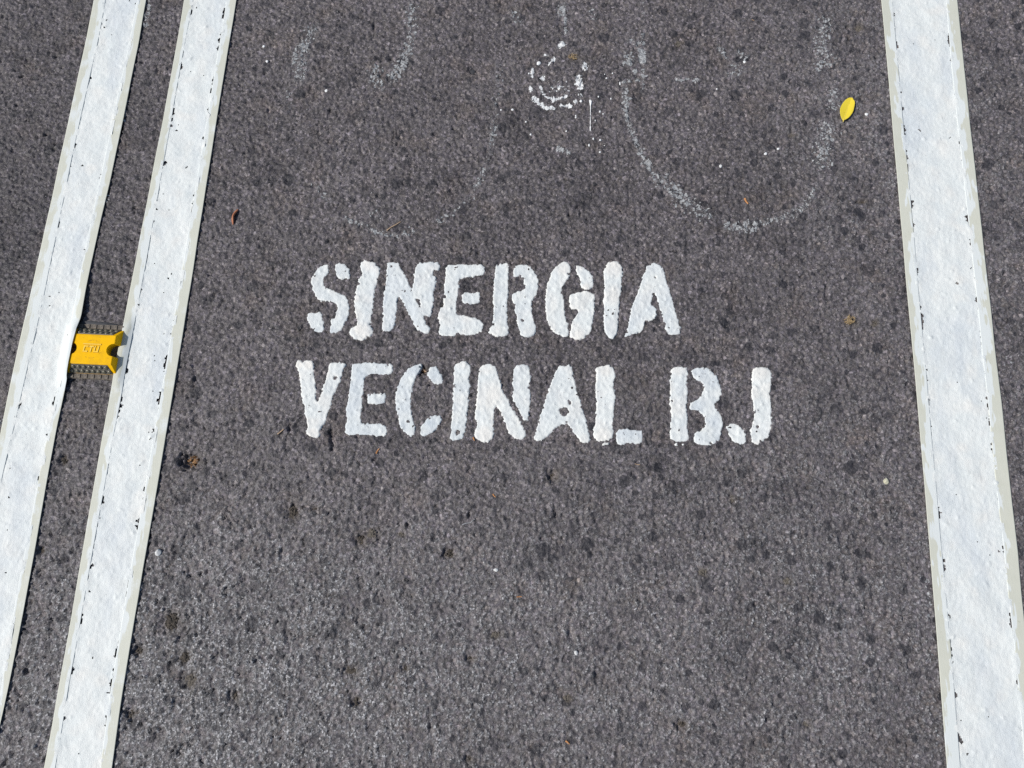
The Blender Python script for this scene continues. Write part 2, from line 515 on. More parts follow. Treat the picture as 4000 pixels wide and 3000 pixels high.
gx = graded(-1.12, 1.12, .002, 60.0)
gy = graded(-0.40, 1.26, .002, 60.0)
GX, GY = np.meshgrid(gx, gy)
edge = np.maximum(np.maximum(np.abs(GX) - 1.10, GY - 1.24), -.38 - GY)
fade = 1 - smooth01(edge / .02)
Z = road_z(GX, GY) * fade
nX, nY = len(gx), len(gy)
idx = np.arange(nX * nY).reshape(nY, nX)
F = np.stack([idx[:-1, :-1], idx[:-1, 1:], idx[1:, 1:], idx[1:, :-1]], -1).reshape(-1, 4)
# pale worn stone with sun glitter painted in: strongest at the lower left, also between the left lines
def blob(u, v, ru, rv):
    x, y = px(u, v)
    return np.exp(-(((GX - x) / (ru / PXM)) ** 2 + ((GY - y) / (rv / PXM)) ** 2))
nb = sample(N_broad, GX, GY); nl = sample(N_low, GX, GY); nm = sample(N_mid, GX, GY)
worn = .72 * blob(700, 2750, 520, 560) + .34 * blob(1350, 2650, 700, 420) + .30 * blob(150, 2750, 330, 700)
worn = worn + .30 * blob(2300, 2600, 1500, 700) + .20 * blob(3500, 500, 600, 800) + .20 * blob(3300, 2300, 700, 1000) + .12 * blob(3900, 1500, 300, 2000)  # low-angle sheen painted in as broad lighter areas at bottom and right
rel = road_z(GX, GY) - low_z(GX, GY)
worn = (worn * 1.1 * (1 + .35 * nl + .2 * nm) + .03 * nb) * (.35 + .65 * smooth01(.6 + rel / .0012))
film = np.where((np.abs(GX) < 1.2) & (GY > -.5) & (GY < 1.4), sample(FILM, GX, GY), 0)
worn = np.clip(np.maximum(worn, film * np.clip(.55 + .5 * nm + .25 * nl, 0, 1.3)), 0, .85)
stain_shade = np.zeros_like(GX)
for (u, v, r) in [(2339, 2531, 26), (2621, 1919, 44), (2560, 1810, 60), (2360, 1900, 60), (2300, 1830, 40), (2010, 1500, 60),
                  (2270, 780, 60), (2800, 650, 50), (2790, 830, 60), (3230, 430, 30), (3120, 320, 30), (2480, 2210, 26),
                  (2630, 2180, 28), (2930, 2270, 30), (1590, 720, 40), (1860, 2070, 24), (3050, 1900, 40), (2000, 470, 40),
                  (1760, 700, 40), (1070, 650, 40), (720, 220, 50), (75, 230, 40), (300, 1000, 70), (120, 900, 160),
                  (640, 1500, 120), (830, 700, 40), (3640, 1800, 60), (3850, 900, 60), (3730, 1500, 80), (2700, 1400, 50),
                  (3000, 1500, 50), (3100, 2500, 50), (2850, 2580, 40), (2960, 2120, 46), (1050, 1500, 60), (420, 1150, 40)]:
    stain_shade = np.maximum(stain_shade, .62 * blob(u, v, r, r * .85) * (1 + .3 * nm))
stain_shade = np.clip(stain_shade + np.clip(-nb - .55, 0, 1) * .12 + .20 * blob(500, 500, 800, 900) + .24 * blob(1900, 1100, 1200, 800) + .42 * blob(60, 700, 300, 1300) + .22 * blob(400, 1500, 300, 900), 0, .9)  # broad blobs: weaker sheen and lens falloff painted as darker colour
dirt = np.zeros_like(GX)
for (u, v, w, h, k, lab) in CLODS:
    dirt = np.maximum(dirt, .35 * blob(u + w * .2, v, w * .8, h * .8))
dirt = np.clip(dirt * (1 + .4 * nm), 0, .8)
V = np.stack([GX, GY, Z], -1).reshape(-1, 3)
road = mesh_obj('road', V, F, M_ROAD, None, True,
                {'worn': worn.ravel(), 'stain_shade': stain_shade.ravel(), 'dirt': dirt.ravel()})
tag(road, 'rough dark grey asphalt road surface with worn pale stones', None, None, 'structure')
del V, GX, GY, Z, rel, nb, nl, nm, worn, stain_shade, dirt, edge, fade, F, idx

# ------------------------------------------------------------------ the stud in the road: its frame is needed for the tape that climbs on it
LINE_ROT = R(-2.8)
STUD_T = .0190
sx_, sy_ = px(359.7, 1364.6, STUD_T)
STUD_C = np.array([sx_, sy_])
_c, _s = math.cos(-LINE_ROT), math.sin(-LINE_ROT)

def stud_local(x, y):
    dx, dy = x - STUD_C[0], y - STUD_C[1]
    return dx * _c - dy * _s, dx * _s + dy * _c

def drape(x, y):
    """height to which tape and paint are lifted over the stud's left flank"""
    lx, ly = stud_local(x, y)
    tx = np.clip((-lx - .038) / .030, 0, 1)
    ty = np.where(ly > 0, np.clip((ly - .028) / .15, 0, 1), np.clip((-ly - .028) / .085, 0, 1))
    tq = np.clip((np.abs(ly) - .030) / .032, 0, 1)
    return .0204 * (1 - smooth01(tx)) * (.62 * (1 - smooth01(tq)) + .38 * (1 - ty) ** 1.4) * (lx < 0)

def lift_right(x, y):
    lx, ly = stud_local(x, y)
    tx = np.clip((lx - .046) / .016, 0, 1)
    ty = np.clip((np.abs(ly) - .042) / .040, 0, 1)
    return .0046 * (1 - smooth01(tx)) * (1 - smooth01(ty)) * (lx > 0)

def toward_cam(x, y, z):
    k = (CAM_H - z) / CAM_H
    return x * k, y * k

# ------------------------------------------------------------------ painted lines and their masking tape
S6 = 1000 / 1659.0
def curve(*groups, keep=False):
    """groups: (ox, oy, scale, [(u, v)...]) -> sorted ground polyline"""
    P = np.concatenate([pxl(g[3], (g[0], g[1]), g[2]) for g in groups])
    P = P[np.argsort(P[:, 1])]
    c = np.polyfit(P[:, 1], P[:, 0], 5)
    Q = np.stack([np.polyval(c, P[:, 1]), P[:, 1]], -1)
    yy = np.linspace(P[0, 1], P[-1, 1], 160)
    fit = np.polyval(c, yy)
    if keep:          # keep the kink where the tape climbs over the stud
        raw = np.interp(yy, P[:, 1], P[:, 0])
        k = np.exp(-((yy - .385) / .11) ** 4)
        fit = fit * (1 - k) + raw * k
    return np.stack([fit, yy], -1)
A_, B_, C_ = (0, 0, S6), (0, 1000, S6), (0, 2000, S6)
D_ = (2900, 0, 1100 / 1825.0); E_ = (3200, 1000, .6028); F_ = (3200, 2000, .6028)
CUR = {
 'l1_lo': curve((*A_, [(615,0),(560,260),(520,480),(450,760),(380,1120),(330,1330),(262,1640)]), (*B_, [(200,270),(130,560),(70,850),(0,1180)])),
 'l1_li': curve((*A_, [(690,0),(650,220),(590,480),(520,830),(450,1130),(400,1380),(348,1640)]), (*B_, [(275,300),(250,470),(195,690),(160,850),(110,1030),(60,1250),(0,1560)])),
 'l1_ri': curve((*A_, [(895,0),(850,260),(800,480),(735,760),(690,980),(630,1280),(565,1620)]), (*B_, [(500,250),(445,500),(395,760),(330,1100),(300,1270),(250,1480),(225,1640)]), (*C_, [(205,0),(170,240),(120,540),(75,760),(40,1000),(10,1200)])),
 'l1_ro': curve((*A_, [(955,0),(905,250),(855,500),(800,800),(740,1080),(690,1300),(640,1560)]), (*B_, [(605,0),(530,400),(500,470),(476,560),(450,680),(436,760),(438,800),(405,1000),(370,1190),(300,1560)]), (*C_, [(275,0),(215,350),(165,600),(110,860),(60,1130),(0,1430)]), keep=True),
 'l2_lo': curve((*A_, [(1200,0),(1150,260),(1100,540),(1040,900),(985,1180),(940,1400),(897,1640)]), (*B_, [(860,150),(815,350),(750,700),(725,850),(690,1050),(640,1350),(592,1640)]), (*C_, [(550,200),(510,440),(460,720),(400,1020),(350,1350),(300,1620)])),
 'l2_li': curve((*A_, [(1255,0),(1215,220),(1190,360),(1150,570),(1085,930),(1040,1200),(1010,1350),(967,1640)]), (*B_, [(905,260),(870,480),(830,720),(790,940),(745,1150),(705,1370),(670,1550)]), (*C_, [(640,0),(615,200),(580,430),(545,620),(490,920),(460,1075),(430,1290),(390,1500),(362,1659)])),
 'l2_ri': curve((*A_, [(1470,0),(1450,150),(1415,350),(1380,560),(1330,870),(1300,1050),(1250,1320),(1207,1630)]), (*B_, [(1170,220),(1140,360),(1085,640),(1040,900),(1010,1150),(960,1420),(930,1640)]), (*C_, [(905,40),(870,220),(835,480),(795,700),(760,900),(720,1200),(690,1400),(660,1620)])),
 'l2_ro': curve((*A_, [(1535,0),(1480,350),(1430,640),(1380,960),(1330,1270),(1290,1540)]), (*B_, [(1268,0),(1230,250),(1180,570),(1110,990),(1070,1230),(1020,1500)]), (*C_, [(995,0),(950,250),(905,530),(850,870),(800,1180),(760,1450),(730,1659)])),
 'r_lo': curve((*D_, [(897,0),(920,300),(945,560),(975,850),(1000,1150),(1020,1400)]), (*E_, [(540,0),(570,300),(600,620),(635,960),(660,1310)]), (*F_, [(692,0),(715,270),(745,700),(770,1000),(800,1370),(820,1659)])),
 'r_li': curve((*D_, [(972,0),(985,220),(1005,450),(1030,680),(1050,900),(1070,1120),(1085,1280),(1095,1450)]), (*E_, [(622,0),(640,230),(660,430),(680,680),(700,900),(720,1110),(740,1320),(755,1530)]), (*F_, [(768,0),(795,290),(825,640),(850,930),(880,1280),(908,1659)])),
 'r_ri': curve((*D_, [(1318,0),(1335,240),(1360,540),(1385,760),(1405,940),(1425,1120),(1445,1290),(1465,1440)]), (*E_, [(985,0),(1010,250),(1035,480),(1060,680),(1080,880),(1100,1130),(1130,1380),(1150,1570)]), (*F_, [(1168,0),(1195,270),(1222,500),(1245,750),(1265,950),(1290,1230),(1300,1350),(1330,1659)])),
 'r_ro': curve((*D_, [(1388,0),(1410,230),(1445,540),(1470,800),(1510,1150),(1540,1430)]), (*E_, [(1068,0),(1100,300),(1135,600),(1170,900),(1200,1200),(1230,1440)]), (*F_, [(1252,0),(1290,360),(1327,720),(1368,1150),(1412,1659)])),
}
SLOPE = math.tan(-LINE_ROT)      # dx/dy of the lines

def cx(name, y):
    P = CUR[name]
    x = np.interp(y, P[:, 1], P[:, 0])
    x = np.where(y > P[-1, 1], P[-1, 0] + (y - P[-1, 1]) * SLOPE, x)
    return np.where(y < P[0, 1], P[0, 0] + (y - P[0, 1]) * SLOPE, x)

ys = graded(-0.36, 1.20, .0018, 6.0, 1.2)
ys = ys[(ys > -4) & (ys < 6)]

def grid_faces(n, m):
    i = np.arange(n * m).reshape(n, m)
    return np.stack([i[:-1, :-1], i[:-1, 1:], i[1:, 1:], i[1:, :-1]], -1).reshape(-1, 4)

def compact(V, F, attrs):
    used = np.unique(F)
    mp_ = np.full(len(V), -1, int); mp_[used] = np.arange(len(used))
    return V[used], mp_[F], {k: a[used] for k, a in attrs.items()}

def in_fine(y):
    return ((y > -.36) & (y < 1.2)).astype(float)

def paint_line(li, ri, label, name, stud_side=False, seed=0, speck=1.0):
    xl, xr = cx(li, ys) - .005, cx(ri, ys) + .005
    ncol = int((xr - xl).max() / .0019)
    t = np.linspace(0, 1, ncol)
    Xg = xl[:, None] + (xr - xl)[:, None] * t[None, :]
    Yg = np.repeat(ys[:, None], ncol, 1)
    wid = (xr - xl)[:, None]
    dl, dr = t[None, :] * wid, (1 - t[None, :]) * wid
    de = np.minimum(dl, dr) - .005
    lump = sample(N_blob, Xg + seed, Yg) ; fine = sample(N_edge, Xg + seed, Yg)
    zz = low_z(Xg, Yg) + .20 * sample(ROAD_MID, Xg, Yg) + .0022 + .00008 * fine + .0008 * np.clip(lump - 1.7, 0, 2) + .0006 * np.exp(-np.clip(de, 0, 1) / .003) * smooth01(.5 + sample(N_low, Xg + seed, Yg))
    zz = np.maximum(zz, np.where(de > .006, road_z(Xg, Yg) + .0003, -1))
    fine_z = in_fine(Yg)
    zz = zz * fine_z + .0035 * (1 - fine_z)
    if stud_side:
        for _ in range(3):
            xs_, ys_ = toward_cam(Xg, Yg, drape(Xg, Yg)) if _ == 0 else toward_cam(Xg, Yg, dz)
            dz = drape(xs_, ys_)
        Xg, Yg = toward_cam(Xg, Yg, dz)
        zz = zz + dz
    V = np.stack([Xg, Yg, zz], -1).reshape(-1, 3)
    F = grid_faces(*Xg.shape)
    # unpainted pits: many along the tape edges, few elsewhere
    s1 = sample(N_speck, Xg + seed * .7, Yg + .11); s2 = sample(N_mid, Xg - seed, Yg + .3); s3 = sample(N_low, Xg, Yg + .2 + seed)
    near = np.exp(-np.clip(de, 0, 1) / .0035)
    score = s1 * .55 + s2 * .75 + near * (1.0 + 1.25 * s3) * speck + .35 * np.clip(s3 - .8, 0, 2) - 2.12
    score = np.where(fine_z > 0, score, -1).reshape(-1)
    keep = score[F].mean(1) < 0
    F = F[keep]
    cream = np.clip(.18 * sample(N_low, Xg + .3, Yg) - .05, 0, .4).reshape(-1)
    V, F, at = compact(V, F, {'cream': cream})
    o = mesh_obj(name, V, F, M_PAINT, None, True, at)
    return tag(o, label, 'road line')

paint_line('l1_li', 'l1_ri', 'outer left white painted line, cut by the left edge of the photo', 'painted_line', True, .13, .55)
paint_line('l2_li', 'l2_ri', 'inner left white painted line, right of the yellow stud', 'painted_line', False, .41, 1.05)
paint_line('r_li', 'r_ri', 'wide white painted line on the right side of the lettering', 'painted_line', False, .77, .9)

N_strk = fnoise(.004, .03, 21)
def N_LOWs(x, y): return sample(N_low, x, y) * .0003
def tape(outer, inner, label, cover, side, lift=None, seed=0.0, wash=0.0):
    """side -1: tape left of its line, +1: right of it. cover: (v, share of the width smeared with paint from the inner edge)"""
    xo, xi = cx(outer, ys), cx(inner, ys)
    ncol = 19
    t = np.linspace(0, 1, ncol)                  # 0 inner edge, 1 outer edge
    wob = 0 * ys
    Xg = (xi + wob)[:, None] + (xo - xi)[:, None] * t[None, :]
    Yg = np.repeat(ys[:, None], ncol, 1)
    zz = sample(N_broad, Xg, Yg) * .00045 + .12 * N_LOWs(Xg, Yg) + .0027
    fz = in_fine(Yg)
    zz = zz * fz + .0048 * (1 - fz)
    cp_v = np.array([c[0] for c in cover], float); cp_f = np.array([c[1] for c in cover], float)
    cp_y = np.array([px(2000, v)[1] for v in cp_v])
    o_ = np.argsort(cp_y)
    frac = np.interp(ys, cp_y[o_], cp_f[o_])[:, None]
    rag = .07 * sample(N_strk, Xg + seed, Yg * .15) + .05 * sample(N_edge, Xg + seed, Yg * .3) + .09 * sample(N_low, Xg * .3 + seed, Yg * .7)
    smear = np.clip(.5 + (frac + rag * (1.7 if seed > .45 else 1.0) - t[None, :]) * 2.6, 0, 1)
    smear = np.where(frac <= .01, 0, smear)
    smear = np.clip(np.maximum(smear, wash * (1 + .3 * sample(N_low, Xg, Yg + seed))), 0, 1)
    if lift is not None:
        dz = lift(Xg, Yg)
        for _ in range(4):
            xs_, ys_ = toward_cam(Xg, Yg, dz)
            dz = lift(xs_, ys_)
        Xg, Yg = toward_cam(Xg, Yg, dz)
        zz = zz + dz
    V = np.stack([Xg, Yg, zz], -1).reshape(-1, 3)
    F = grid_faces(*Xg.shape)
    if side < 0: F = F[:, ::-1]
    o = mesh_obj('masking_tape', V, F, M_TAPE, None, True, {'smear': smear.reshape(-1)})
    md = o.modifiers.new('thickness', 'SOLIDIFY')
    md.thickness = .00035; md.offset = -1
    return tag(o, label, 'masking tape', 'masking tape strips along the painted lines')

tape('l1_lo', 'l1_li', 'cream masking tape on the left side of the outer left line', [(-200, .5), (300, .45), (700, .35), (1100, .55), (1500, .62), (2000, .5), (3200, .5)], -1, None, .1, .36)
tape('l1_ro', 'l1_ri', 'cream masking tape between outer left line and yellow stud, lifted over the stud', [(-200, .35), (400, .3), (700, .38), (1000, .15), (1200, .25), (1290, 1.3), (1480, 1.3), (1600, .6), (1700, .12), (2200, .2), (3200, .25)], 1, drape, .2, .30)
tape('l2_lo', 'l2_li', 'cream masking tape right of the yellow stud, shaded by it', [(-200, .2), (300, .4), (500, .25), (650, .2), (760, .75), (950, .75), (1150, .45), (1500, .3), (1800, .5), (2200, .45), (2700, .45), (3200, .4)], -1, lift_right, .3, .32)
tape('l2_ro', 'l2_ri', 'cream masking tape on the right side of the inner left line', [(-200, .5), (200, .45), (700, .38), (1200, .2), (2000, .3), (2600, .25), (3200, .3)], 1, None, .4, .30)
tape('r_lo', 'r_li', 'greenish cream masking tape on the left side of the wide right line', [(-200, .1), (60, .35), (330, .3), (600, .15), (900, .12), (1000, .3), (1150, .62), (1350, .72), (1500, .4), (1600, .15), (1680, .62), (1850, .7), (2100, .75), (2260, .3), (2420, .1), (2600, .2), (2750, .6), (2850, .95), (3200, 1.1)], -1, None, .5)
tape('r_ro', 'r_ri', 'greenish cream masking tape on the right side of the wide right line', [(-200, .05), (200, .2), (280, .45), (450, .5), (640, .68), (665, .3), (745, .72), (800, .4), (900, .5), (1000, .6), (1300, .68), (1420, .5), (1600, .25), (1700, .12), (2150, .1), (2300, .28), (2500, .25), (2700, .15), (2740, .35), (2850, 1.2), (3200, 1.2)], 1, None, .6)

# ------------------------------------------------------------------ filled outlines (stencil letters, leaves)
def chaikin(P, n=1):
    for _ in range(n):
        Q = np.roll(P, -1, 0)
        P = np.stack([P * .78 + Q * .22, P * .22 + Q * .78], 1).reshape(-1, 2)
    return P

def poly_sdf(P, x, y):
    a, b = P, np.roll(P, -1, 0)
    px_, py_ = x.ravel()[:, None], y.ravel()[:, None]
    ex, ey = (b - a)[:, 0], (b - a)[:, 1]
    wx, wy = px_ - a[:, 0], py_ - a[:, 1]
    t = np.clip((wx * ex + wy * ey) / (ex * ex + ey * ey + 1e-12), 0, 1)
    d = np.sqrt(((wx - ex * t) ** 2 + (wy - ey * t) ** 2).min(1))
    c1 = py_ >= a[:, 1]; c2 = py_ < b[:, 1]; c3 = ex * wy > ey * wx
    wind = ((c1 & c2 & c3).sum(1) - ((~c1) & (~c2) & (~c3)).sum(1))
    return np.where(wind != 0, -d, d).reshape(x.shape)

def fill(polys, holes=(), res=.0014, edge=.0009, seed=0.0, speck=0.0):
    """grid mesh of the union of outlines minus holes: X, Y, depth inside, faces, boundary flags"""
    polys = [chaikin(np.array(p)) for p in polys]
    holes = [chaikin(np.array(p)) for p in holes]
    al = np.concatenate(polys)
    x = np.arange(al[:, 0].min() - .004, al[:, 0].max() + .004, res)
    y = np.arange(al[:, 1].min() - .004, al[:, 1].max() + .004, res)
    X, Y = np.meshgrid(x, y)
    s = np.minimum.reduce([poly_sdf(p, X, Y) for p in polys])
    for h in holes:
        s = np.maximum(s, -poly_sdf(h, X, Y))
    if edge:
        s = s + edge * (.75 * sample(N_edge, X + seed, Y) + .45 * sample(N_fine, X, Y + seed))
    F = grid_faces(*X.shape)
    sf = s.ravel()
    sm = sf[F].mean(1)
    keep = sm < 0
    if speck:
        n = (sample(N_speck, X + seed, Y + .3) * .6 + sample(N_mid, X, Y + .5 + seed) * .75 + 1.3 * np.exp(s / .003) - (3.0 - speck)).ravel()
        keep &= n[F].mean(1) < 0
    F = F[keep]
    gy_, gx_ = np.gradient(s, res)
    gn = np.sqrt(gx_ ** 2 + gy_ ** 2) + 1e-6
    cnt = np.bincount(F.ravel(), minlength=len(sf))
    bnd = (cnt > 0) & (cnt < 4)
    onedge = bnd & (np.abs(sf) < res * 1.6)
    mv = np.clip(sf, -res, res) * onedge
    Xf = X.ravel() - mv * (gx_ / gn).ravel()
    Yf = Y.ravel() - mv * (gy_ / gn).ravel()
    dep = np.where(onedge, 0, np.clip(-sf, 0, None))
    used = np.unique(F)
    mp_ = np.full(len(sf), -1, int); mp_[used] = np.arange(len(used))
    return Xf[used], Yf[used], dep[used], mp_[F], bnd[used]

def paint_patch(name, polys, holes=(), parent=None, seed=0.0, creamy=0.0, thick=.0007, grey=0.0, speck=.45, edge=.0008, blobs=()):
    X, Y, d, F, b = fill(polys, holes, .0014, edge, seed, speck)
    body = 1 - np.exp(-d / .0007)
    rim = np.exp(-((d - .0022) / .0016) ** 2)
    z = low_z(X, Y) + thick * 0 + .3 * sample(ROAD_MID, X, Y) + body * (thick + .00010 * sample(N_edge, X + .2, Y) + .00012 * sample(N_blob, X, Y + .1)) + .00016 * rim
    rz = road_z(X, Y)
    z = np.where(b, rz - .0005, np.maximum(z, rz + .0002 - .0012 * smooth01((sample(N_low, X + .5 + seed, Y + .3) - .9) * 1.5) - .0008 * np.exp(-d / .002)))
    cream = creamy + .30 * np.clip(sample(N_low, X, Y + .4), 0, 1.5) + .25 * rim
    for (bx, by, br, bc) in blobs:
        g = np.exp(-(((X - bx) ** 2 + (Y - by) ** 2) / br ** 2) ** 2)
        cream = np.maximum(cream, bc * g)
        z = z + np.where(b, 0, .0011 * g * body)
    return mesh_obj(name, np.stack([X, Y, z], -1), F, M_PAINT, parent, True, {'cream': np.clip(cream * (1 - grey), 0, 1), 'grey': np.clip(grey * (.75 + .35 * sample(N_low, X + .1, Y)), 0, 1) + 0 * X})

K1 = ((1100, 950), 800 / 2212.0); K2 = ((1850, 950), 900 / 2212.0)
K3 = ((1100, 1350), 850 / 2212.0); K4 = ((1850, 1350), 1250 / 2212.0)
# letter: (character, crop, [islands: [outlines]], [holes], [thick creamy dabs (x, y, r, amount)])
WORD1 = [
 ('S', K1, [[[(455,235),(500,222),(513,260),(508,330),(470,360),(455,400),(455,460),(520,490),(555,505),(600,530),(650,545),(690,570),(720,620),(735,680),(735,760),(710,830),(665,890),(650,940),(575,975),(520,978),(515,945),(530,890),(520,840),(545,805),(575,815),(580,780),(600,720),(590,660),(550,635),(480,625),(405,625),(370,570),(335,510),(330,460),(312,420),(325,370),(365,300),(395,260)]],
   [[(570,260),(590,220),(640,210),(690,230),(725,270),(740,310),(738,345),(752,380),(690,388),(635,398),(600,370),(585,330)]],
   [[(270,755),(330,750),(380,755),(405,735),(450,765),(440,790),(445,830),(465,830),(450,870),(465,910),(455,955),(420,968),(365,960),(330,920),(290,870),(270,810)]]], [], []),
 ('I', K1, [[[(845,215),(870,185),(910,180),(950,200),(1000,190),(1030,235),(1065,265),(1065,310),(1040,380),(1035,450),(1005,500),(1000,580),(995,660),(985,740),(970,820),(970,900),(995,930),(995,965),(960,1010),(905,1040),(850,1052),(790,1040),(745,1000),(725,955),(745,915),(790,890),(815,880),(808,800),(790,750),(775,650),(790,560),(805,490),(815,450),(850,435),(820,410),(835,375),(865,350),(865,290),(848,260)]]], [], [(860,970,130,1.0),(950,230,90,.9),(805,600,50,.8),(1040,290,50,.8)]),
 ('N', K1, [[[(1135,215),(1180,198),(1265,205),(1285,260),(1320,310),(1360,390),(1400,480),(1440,590),(1500,690),(1540,790),(1560,870),(1605,910),(1605,940),(1585,990),(1530,970),(1470,940),(1420,880),(1390,800),(1350,740),(1310,650),(1265,570),(1250,600),(1250,700),(1235,800),(1220,890),(1200,940),(1130,965),(1085,945),(1085,880),(1095,800),(1090,700),(1100,560),(1120,440),(1130,320)],
            [(1405,500),(1430,400),(1425,340),(1445,260),(1470,210),(1530,205),(1600,200),(1650,198),(1700,215),(1718,250),(1695,295),(1660,290),(1640,290),(1645,340),(1675,370),(1675,420),(1655,490),(1640,560),(1660,600),(1640,660),(1625,760),(1605,795),(1550,795),(1520,770),(1500,690),(1500,640),(1470,605),(1430,590)]]], [], [(1630,230,90,1.0),(1460,400,90,.9),(1590,980,50,.8)]),
 ('E', K1, [[[(1775,230),(1900,222),(2040,228),(2195,225),(2207,300),(2170,345),(2100,355),(2000,370),(1920,385),(1910,430),(1930,470),(1905,510),(1915,560),(1895,600),(1890,700),(1890,770),(1950,775),(2060,795),(2150,830),(2183,870),(2175,920),(2150,970),(2080,990),(1980,1000),(1905,970),(1880,1003),(1800,1005),(1720,1000),(1695,970),(1700,910),(1720,890),(1690,850),(1685,790),(1715,730),(1715,690),(1745,680),(1745,600),(1755,500),(1760,400),(1770,300)]],
   [[(1940,590),(1950,550),(1990,520),(2060,535),(2130,518),(2150,550),(2145,610),(2140,650),(2060,662),(1970,655),(1945,630)]]], [], [(1710,790,70,.8),(1980,795,80,.7)]),
 ('R', K2, [[[(378,250),(400,215),(440,200),(520,210),(565,235),(590,280),(620,330),(625,420),(610,490),(580,530),(560,570),(560,650),(575,740),(605,800),(600,860),(570,895),(510,907),(460,895),(440,850),(420,780),(410,690),(390,640),(395,600),(370,560),(360,490),(400,465),(450,455),(490,440),(485,390),(470,330),(450,305),(430,330),(395,330),(380,310)]],
   [[(210,205),(260,198),(310,183),(340,200),(340,300),(330,400),(338,470),(325,560),(325,650),(328,740),(340,800),(335,870),(315,895),(240,900),(180,890),(145,865),(145,830),(180,780),(185,700),(190,620),(180,520),(190,450),(190,360),(205,280)]]], [], [(240,860,90,.8),(520,870,80,.7)]),
 ('G', K2, [[[(800,215),(850,180),(900,180),(930,215),(935,300),(900,360),(855,410),(850,470),(870,540),(875,640),(885,720),(910,770),(910,820),(922,860),(900,905),(850,900),(790,870),(735,820),(700,740),(695,660),(685,580),(690,470),(700,400),(735,330),(750,260)]],
   [[(980,225),(1000,205),(1060,230),(1110,265),(1145,310),(1155,380),(1145,430),(1100,455),(1050,445),(1020,415),(1020,370),(1025,330),(985,290)]],
   [[(910,495),(960,480),(1010,470),(1070,458),(1130,470),(1170,495),(1160,560),(1165,640),(1150,740),(1130,840),(1090,890),(1040,925),(980,927),(930,905),(918,880),(935,820),(930,770),(960,740),(985,690),(1005,650),(990,635),(930,635),(912,600),(925,550)]]], [], [(850,240,90,.8),(1080,430,50,.9),(1000,890,80,.9),(980,560,80,.5)]),
 ('I', K2, [[[(1245,290),(1255,240),(1285,190),(1335,165),(1390,180),(1425,220),(1438,290),(1420,370),(1425,450),(1405,530),(1400,640),(1390,740),(1385,850),(1365,900),(1330,928),(1285,900),(1255,850),(1245,760),(1250,650),(1245,560),(1255,450),(1250,360)]]], [], [(1340,240,110,.9),(1330,500,110,.7),(1320,800,100,.6)]),
 ('A', K2, [[[(1655,215),(1690,210),(1725,182),(1780,200),(1815,230),(1840,280),(1850,350),(1880,430),(1910,540),(1940,650),(1965,740),(1995,830),(1985,875),(1920,882),(1855,880),(1840,820),(1815,740),(1800,660),(1775,620),(1770,560),(1740,480),(1725,490),(1715,560),(1700,595),(1745,600),(1758,650),(1755,710),(1720,740),(1680,750),(1650,740),(1640,800),(1620,850),(1560,865),(1500,885),(1455,905),(1442,885),(1470,850),(1480,790),(1500,700),(1520,600),(1550,540),(1580,450),(1620,350),(1610,330),(1650,270)]]], [], []),
]
